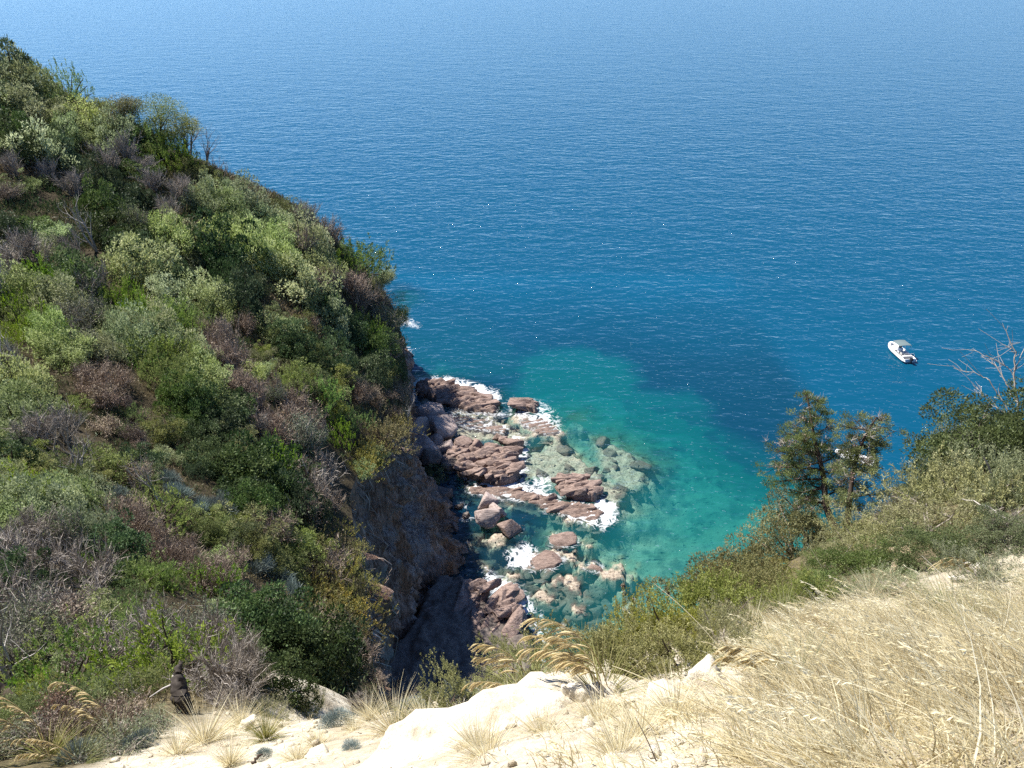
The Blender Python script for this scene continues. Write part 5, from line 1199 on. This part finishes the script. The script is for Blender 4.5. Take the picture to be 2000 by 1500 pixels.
wood('driftwood', [(768, 910), (742, 906), (728, 900)], [.12, .10, .05], 'white broken root jutting from the cliff top', M_BARE, cat='branch')
wood('dead_branch', [(1995, 1020), (1930, 990), (1880, 975)], [.02, .014, .008], 'pale branch leaning over the grey green bushes', M_BARE, cat='branch')

# ------------------------------------------------------------------ the junipers on the right brink
def limb(pix, d0, radii, dep=None):
    P = []
    for k, (x, y) in enumerate(pix):
        dd = ray(x, y); dd /= np.linalg.norm(dd); P.append(np.array([0, 0, CAM_H])+dd*(d0+(0 if dep is None else dep[k])))
    return np.c_[np.array(P), radii]
LM['juniper'] = leaf_mat('juniper_sprays', [(.10, .125, .035), (.20, .235, .07), (.34, .36, .13)], trans=.38, var=.1)
LM['rustip'] = leaf_mat('rusty_dead_tips', [(.17, .10, .08), (.30, .19, .16), (.40, .28, .24)], trans=.1, var=.1)
def juniper(name, base, trunk, radii, boughs, label, seed, dens=1.0):
    g3 = G(seed); b = hitd(*base); d0 = np.linalg.norm(b-np.array([0, 0, CAM_H])); e = empty(name, b)
    T = resample(limb([base]+trunk, d0, radii), 18); T[:, :3] -= b; T[0, 2] -= .15
    tb = MB(); tb.tube(T[:, :3], T[:, 3], 0, .5, 8); lb = MB(); db = MB(); rb = MB()
    for (x0, y0, x1, y1, dy) in boughs:
        dd = ray(x0, y0); dd /= np.linalg.norm(dd); p0 = np.array([0, 0, CAM_H])+dd*d0-b
        i = int(np.argmin(np.linalg.norm(T[:, :3]-p0, axis=1))); p0 = T[i, :3]
        dd = ray(x1, y1); dd /= np.linalg.norm(dd); p1 = np.array([0, 0, CAM_H])+dd*(d0+dy)-b
        mid = (p0+p1)/2+g3.normal(size=3)*.05-np.array([0, 0, .04]); L = np.linalg.norm(p1-p0)
        bp = resample([p0, mid, p1], 7); tb.tube(bp, max(.012, T[i, 3]*.45), .006, .5, 5)
        nc = int((7+20*L)*dens)
        for k in range(nc):
            t = g3.uniform(.25, 1.05)**.8; q = bp[min(int(t*6), 6)]; off = g3.normal(size=3)*np.array([.16, .16, .08])*(.5+L*.5); c = q+off
            tb.tube([q, (q+c)/2+np.array([0, 0, -.02]), c], .006, .003, .4, 3)
            if g3.uniform() < .36:
                m = 9; db.blades(np.repeat(c[None], m, 0), g3.normal(size=(m, 3))*.7+(p1-p0)/L*.8+np.array([0, 0, .4]), g3.normal(size=(m, 3))*.3, g3.uniform(.07, .17, m), .0055, g3.uniform(.4, 1, m), g3, 2)
                if g3.uniform() < .18: rb.leaves(c+g3.normal(size=(26, 3))*.035, g3.normal(size=(26, 3)), .03, .012, g3.uniform(0, 1, 26), g3)
                continue
            m = 110; qd = g3.normal(size=(m, 3)); qd /= np.linalg.norm(qd, axis=1)[:, None]; R = g3.uniform(.05, .10)
            ax = (p1-p0)/L*.5+np.array([0, 0, .6])
            lb.leaves(c+qd*R*g3.uniform(.2, 1, (m, 1))*np.array([1.25, 1.25, .7]), qd*.6+ax+g3.normal(size=(m, 3))*.3, .038*g3.uniform(.6, 1.3, m), .0105, np.clip(g3.uniform(.1, .8)+g3.normal(size=m)*.15+.12*qd[:, 2], 0, 1), g3)
    for nm, mb, mt in (('trunk', tb, M_BARK), ('crown', lb, LM['juniper']), ('dead_foliage', db, M_GREY), ('rusty_tips', rb, LM['rustip'])):
        if mb.n:
            o = bpy.data.objects.new(nm, mb.data(f'{name}_{nm}', mt)); COL.objects.link(o); o.parent = e
            if nm in ('dead_foliage', 'rusty_tips'): o['kind'] = 'stuff'
    return tag(e, label, 'tree', 'juniper trees on the right brink')
juniper('juniper_tree', (1642, 1050), [(1622, 1015), (1612, 985), (1610, 940), (1602, 900), (1590, 860), (1584, 815), (1576, 772)], [.075, .06, .052, .048, .04, .032, .022, .01],
        [(1584, 815, 1598, 775, 0), (1584, 830, 1562, 805, .1), (1586, 835, 1605, 805, -.1), (1588, 845, 1545, 828, .1), (1590, 850, 1620, 832, 0), (1590, 860, 1535, 845, -.2), (1592, 865, 1625, 855, .1), (1595, 880, 1530, 872, .1), (1598, 890, 1515, 880, -.1),
         (1600, 895, 1640, 880, .2), (1604, 910, 1520, 905, .2), (1605, 915, 1500, 912, -.1), (1606, 920, 1560, 900, -.3), (1608, 925, 1650, 915, -.2), (1609, 935, 1512, 940, .1), (1610, 945, 1570, 925, .2), (1611, 955, 1540, 955, 0), (1611, 965, 1655, 945, .3), (1612, 980, 1560, 965, .2),
         (1612, 985, 1650, 975, -.1), (1580, 795, 1574, 770, 0), (1590, 870, 1575, 850, -.3), (1600, 900, 1590, 880, .3), (1595, 885, 1555, 862, .25)], 'tall juniper tree leaning over the sea with crooked bare trunk', 601)
juniper('juniper_tree', (1652, 1062), [(1655, 1020), (1660, 970), (1664, 930), (1672, 895), (1690, 850), (1712, 815)], [.05, .045, .04, .034, .028, .02, .01],
        [(1712, 815, 1728, 808, 0), (1705, 825, 1735, 835, .1), (1700, 835, 1668, 818, .1), (1695, 845, 1650, 832, -.1), (1690, 850, 1728, 855, 0), (1685, 865, 1655, 850, .1), (1680, 875, 1715, 880, .2), (1676, 885, 1660, 862, -.1),
         (1672, 895, 1645, 905, .2), (1668, 915, 1705, 925, -.1), (1664, 930, 1640, 945, .1), (1662, 945, 1700, 950, .1), (1660, 965, 1715, 965, 0), (1660, 970, 1640, 990, 0), (1658, 990, 1685, 1000, 0), (1655, 1010, 1630, 1020, 0), (1655, 1020, 1675, 1030, 0), (1672, 895, 1690, 895, -.2), (1674, 890, 1705, 900, -.2), (1668, 910, 1650, 890, -.2), (1666, 915, 1680, 930, -.2), (1680, 870, 1660, 880, -.2), (1680, 870, 1720, 868, 0), (1700, 835, 1720, 840, -.1)], 'second juniper tree with split airy crown hiding a white boat', 602, .8)
juniper('juniper_tree', (1575, 1060), [(1570, 1040), (1560, 1015), (1550, 990), (1535, 975), (1525, 965)], [.03, .025, .02, .016, .012, .008],
        [(1560, 1015, 1540, 1010, 0), (1560, 1020, 1585, 1000, 0), (1570, 1035, 1555, 1030, 0), (1565, 1030, 1590, 1022, .1), (1550, 990, 1570, 985, 0)], 'low slanting juniper stem under the tall juniper tree', 603, 1.3)
# bare tree of the upper right
def bare_tree(name, base, limbs, label, mat):
    b = hitd(*base); d0 = np.linalg.norm(b-np.array([0, 0, CAM_H])); e = empty(name, b); g4 = G(77)
    for k, (pix, r0, r1, dep) in enumerate(limbs):
        L_ = limb(pix, d0, np.linspace(r0, r1, len(pix)), np.linspace(0, dep, len(pix))); L_[:, :3] -= b; mb = MB(); q = resample(L_, 5*len(pix)); q[1:, :3] += g4.normal(size=(len(q)-1, 3))*.008
        mb.tube(q[:, :3], q[:, 3]*.48, 0, .6, 6)
        for j in range(10):
            i = int(g4.integers(len(q)//3, len(q)-1)); d = q[i+1, :3]-q[i, :3]; d /= np.linalg.norm(d); d = d+g4.normal(size=3)*.5; ln = g4.uniform(.12, .4)
            mb.tube([q[i, :3], q[i, :3]+d*ln*.5+g4.normal(size=3)*.02, q[i, :3]+d*ln], q[i, 3]*.3, .003, .8, 4)
        o = bpy.data.objects.new('trunk' if k == 0 else 'branch', mb.data(name, mat)); COL.objects.link(o); o.parent = e
    return tag(e, label, 'tree')
bare_tree('bare_tree', (1993, 880), [([(1993, 880), (1990, 805), (1981, 740), (1982, 690), (1970, 660), (1958, 632)], .05, .008, 0), ([(1988, 790), (1976, 770), (1955, 730), (1935, 700), (1905, 685), (1878, 682)], .03, .006, .2), ([(1990, 830), (1975, 810), (1955, 780), (1935, 745), (1905, 728), (1880, 725), (1850, 712)], .03, .006, -.3),
          ([(1990, 830), (1968, 808), (1935, 790), (1915, 765), (1900, 752)], .024, .006, .1), ([(1981, 735), (1970, 720), (1955, 710)], .02, .008, 0), ([(1982, 690), (1972, 680), (1965, 676)], .014, .006, 0)], 'silvery bare tree with fanned limbs rising at the right edge', M_GREY)

# ------------------------------------------------------------------ boats
def flat_mat(name, col, rough=.45, spec=.4):
    t = NT(name); n = t.noise(9, 3, .6, t.obj()); c = t.mix(t.math('MULTIPLY', n, .18), col, tuple(x*.7 for x in col)); return t.done(t.principled(c, rough, spec))
M_BW = flat_mat('white_boat_rubber', (.80, .80, .79)); M_BH = flat_mat('white_hull_gelcoat', (.74, .75, .76), .25); M_BG = flat_mat('grey_awning_cloth', (.13, .17, .175), .8, .1)
M_BD = flat_mat('grey_deck', (.16, .16, .165), .7); M_BB = flat_mat('black_engine_paint', (.015, .015, .018), .3); M_BS = flat_mat('steel_tube', (.5, .5, .5), .3); M_BC = flat_mat('pale_seat_vinyl', (.55, .53, .50), .6)
def rbox(sx, sy, sz, bev=.04):
    import bmesh
    bm = bmesh.new(); bmesh.ops.create_cube(bm, size=1); bmesh.ops.scale(bm, vec=(sx, sy, sz), verts=bm.verts); bmesh.ops.bevel(bm, geom=bm.edges[:], offset=bev, segments=2, affect='EDGES', profile=.6)
    bm.verts.ensure_lookup_table(); V = [v.co[:] for v in bm.verts]; F = [[v.index for v in f.verts] for f in bm.faces]; bm.free(); return np.array(V), F
def boat(px, py, heading, L, beam, label, awning=True, seed=0):
    p = at_z(px, py, .0); e = empty('inflatable_boat', (p[0], p[1], .0), heading)          # local x forward
    h = L/2; tr = .24; w_ = beam/2-tr
    xs_ = np.array([-h-.25, -h+.1, -.2*L, .1*L, .27*L, .38*L, .455*L, .495*L]); ws = np.array([w_, w_, w_, w_*.98, w_*.86, w_*.62, w_*.33, 0.0]); zs = np.array([.36, .36, .36, .38, .43, .51, .60, .66])
    side = np.c_[xs_, ws, zs]; path = np.r_[side, (side*np.array([1, -1, 1]))[::-1][1:]]; path = resample(path, 60)
    rr = np.full(60, tr); rr[:4] = [.02, .13, .19, tr]; rr[-4:] = [tr, .19, .13, .02]; mb = MB(); mb.tube(path, rr, 0, .5, 14); V, F, v = mb.arrays(); mesh('float_tube', V, F, M_BW, parent=e, smooth=True)
    # hull under the tubes
    st = np.linspace(-h, .49*L, 16); wid = np.interp(st, xs_, ws)+.06; ks = np.interp(st, [-h, .2*L, .49*L], [-.25, -.28, .35]); V = []
    for x, wd, kz in zip(st, wid, ks): V += [(x, -wd, .30), (x, -wd*.75, min(.05, kz+.3)), (x, 0, kz), (x, wd*.75, min(.05, kz+.3)), (x, wd, .30)]
    i = np.arange(80).reshape(16, 5); F = np.stack([i[:-1, :-1], i[1:, :-1], i[1:, 1:], i[:-1, 1:]], -1).reshape(-1, 4).tolist()+[[0, 1, 2, 3, 4]]; mesh('hull', V, F, M_BH, parent=e, smooth=True)
    V = [(x, s*wd, .33) for x, wd in zip(st, wid-.02) for s in (-1, 1)]; F = [[2*k, 2*k+2, 2*k+3, 2*k+1] for k in range(15)]; mesh('deck', V, F, M_BD, parent=e)
    def box(name, loc, dim, mat, bev=.04, par=e): V, F = rbox(*dim, bev); return mesh(name, V, F, mat, parent=par, loc=loc)
    box('bow_cushion', (.27*L, 0, .42), (.26*L, w_*1.25, .14), M_BW)
    c = box('console', (.02*L, 0, .72), (.55, .62, .78), M_BH); box('windscreen', (.22, 0, .50), (.05, .58, .30), M_BB, .01, c)
    box('helm_seat', (-.14*L, 0, .62), (.5, .8, .55), M_BC); box('stern_bench', (-.33*L, 0, .55), (.42, w_*1.7, .42), M_BC); b = box('transom', (-h+.05, 0, .40), (.12, w_*1.9, .55), M_BH, .02)
    mb = MB()
    for s in (-1, 1): mb.tube([(-.40*L, s*w_*.95, .5), (-.40*L, s*w_*.95, 1.15), (-.40*L, s*w_*.75, 1.3), (-.40*L, 0, 1.32)], .022, .022, .5, 6)
    V, F, v = mb.arrays(); mesh('stern_arch', V, F, M_BW, parent=e)
    en = empty('outboard_engine', (-h-.28, 0, .62)); en.parent = e
    V, F = rbox(.55, .38, .42, .09); V[:, 2] += .18; V[V[:, 2] > .25, 0] *= .85; mesh('cowl', V, F, M_BB, parent=en); V, F = rbox(.22, .16, .9, .04); V[:, 2] -= .35; mesh('leg', V, F, M_BB, parent=en)
    if awning:
        nx, ny = 10, 9; X_, Y_ = np.meshgrid(np.linspace(-.17*L, .17*L, nx)+.01*L, np.linspace(-w_-.05, w_+.05, ny), indexing='ij'); Z_ = 1.98+.10*(1-(Y_/(w_+.05))**2)+.03*np.sin((X_/L+.2)*16)
        V = np.r_[np.stack([X_, Y_, Z_], -1).reshape(-1, 3), np.stack([X_, Y_, Z_-.03], -1).reshape(-1, 3)]; f = grid_faces(nx, ny); aw = mesh('awning', V, np.r_[f, f[:, ::-1]+nx*ny], M_BG, parent=e, smooth=True)
        for sx in (-1, 1):
            mb = MB()
            for s in (-1, 1): mb.tube([(sx*.05*L-.0, s*(w_+.02), .55), (sx*.165*L, s*(w_+.02), 1.97)], .02, .02, .5, 6)
            V, F, v = mb.arrays(); mesh('awning_pole', V, F, M_BS, parent=e)
    else: box('sun_pad', (-.1*L, 0, .5), (.3*L, w_*1.4, .16), M_BW)
    return tag(e, label, 'boat', 'boats on the water')
boat(1757, 692, math.radians(97), 5.8, 2.4, 'white inflatable boat with grey awning and black outboard engine on open water')
boat(1668, 899, math.radians(150), 4.6, 2.0, 'white boat glimpsed through the branches of the juniper tree', False, 2)
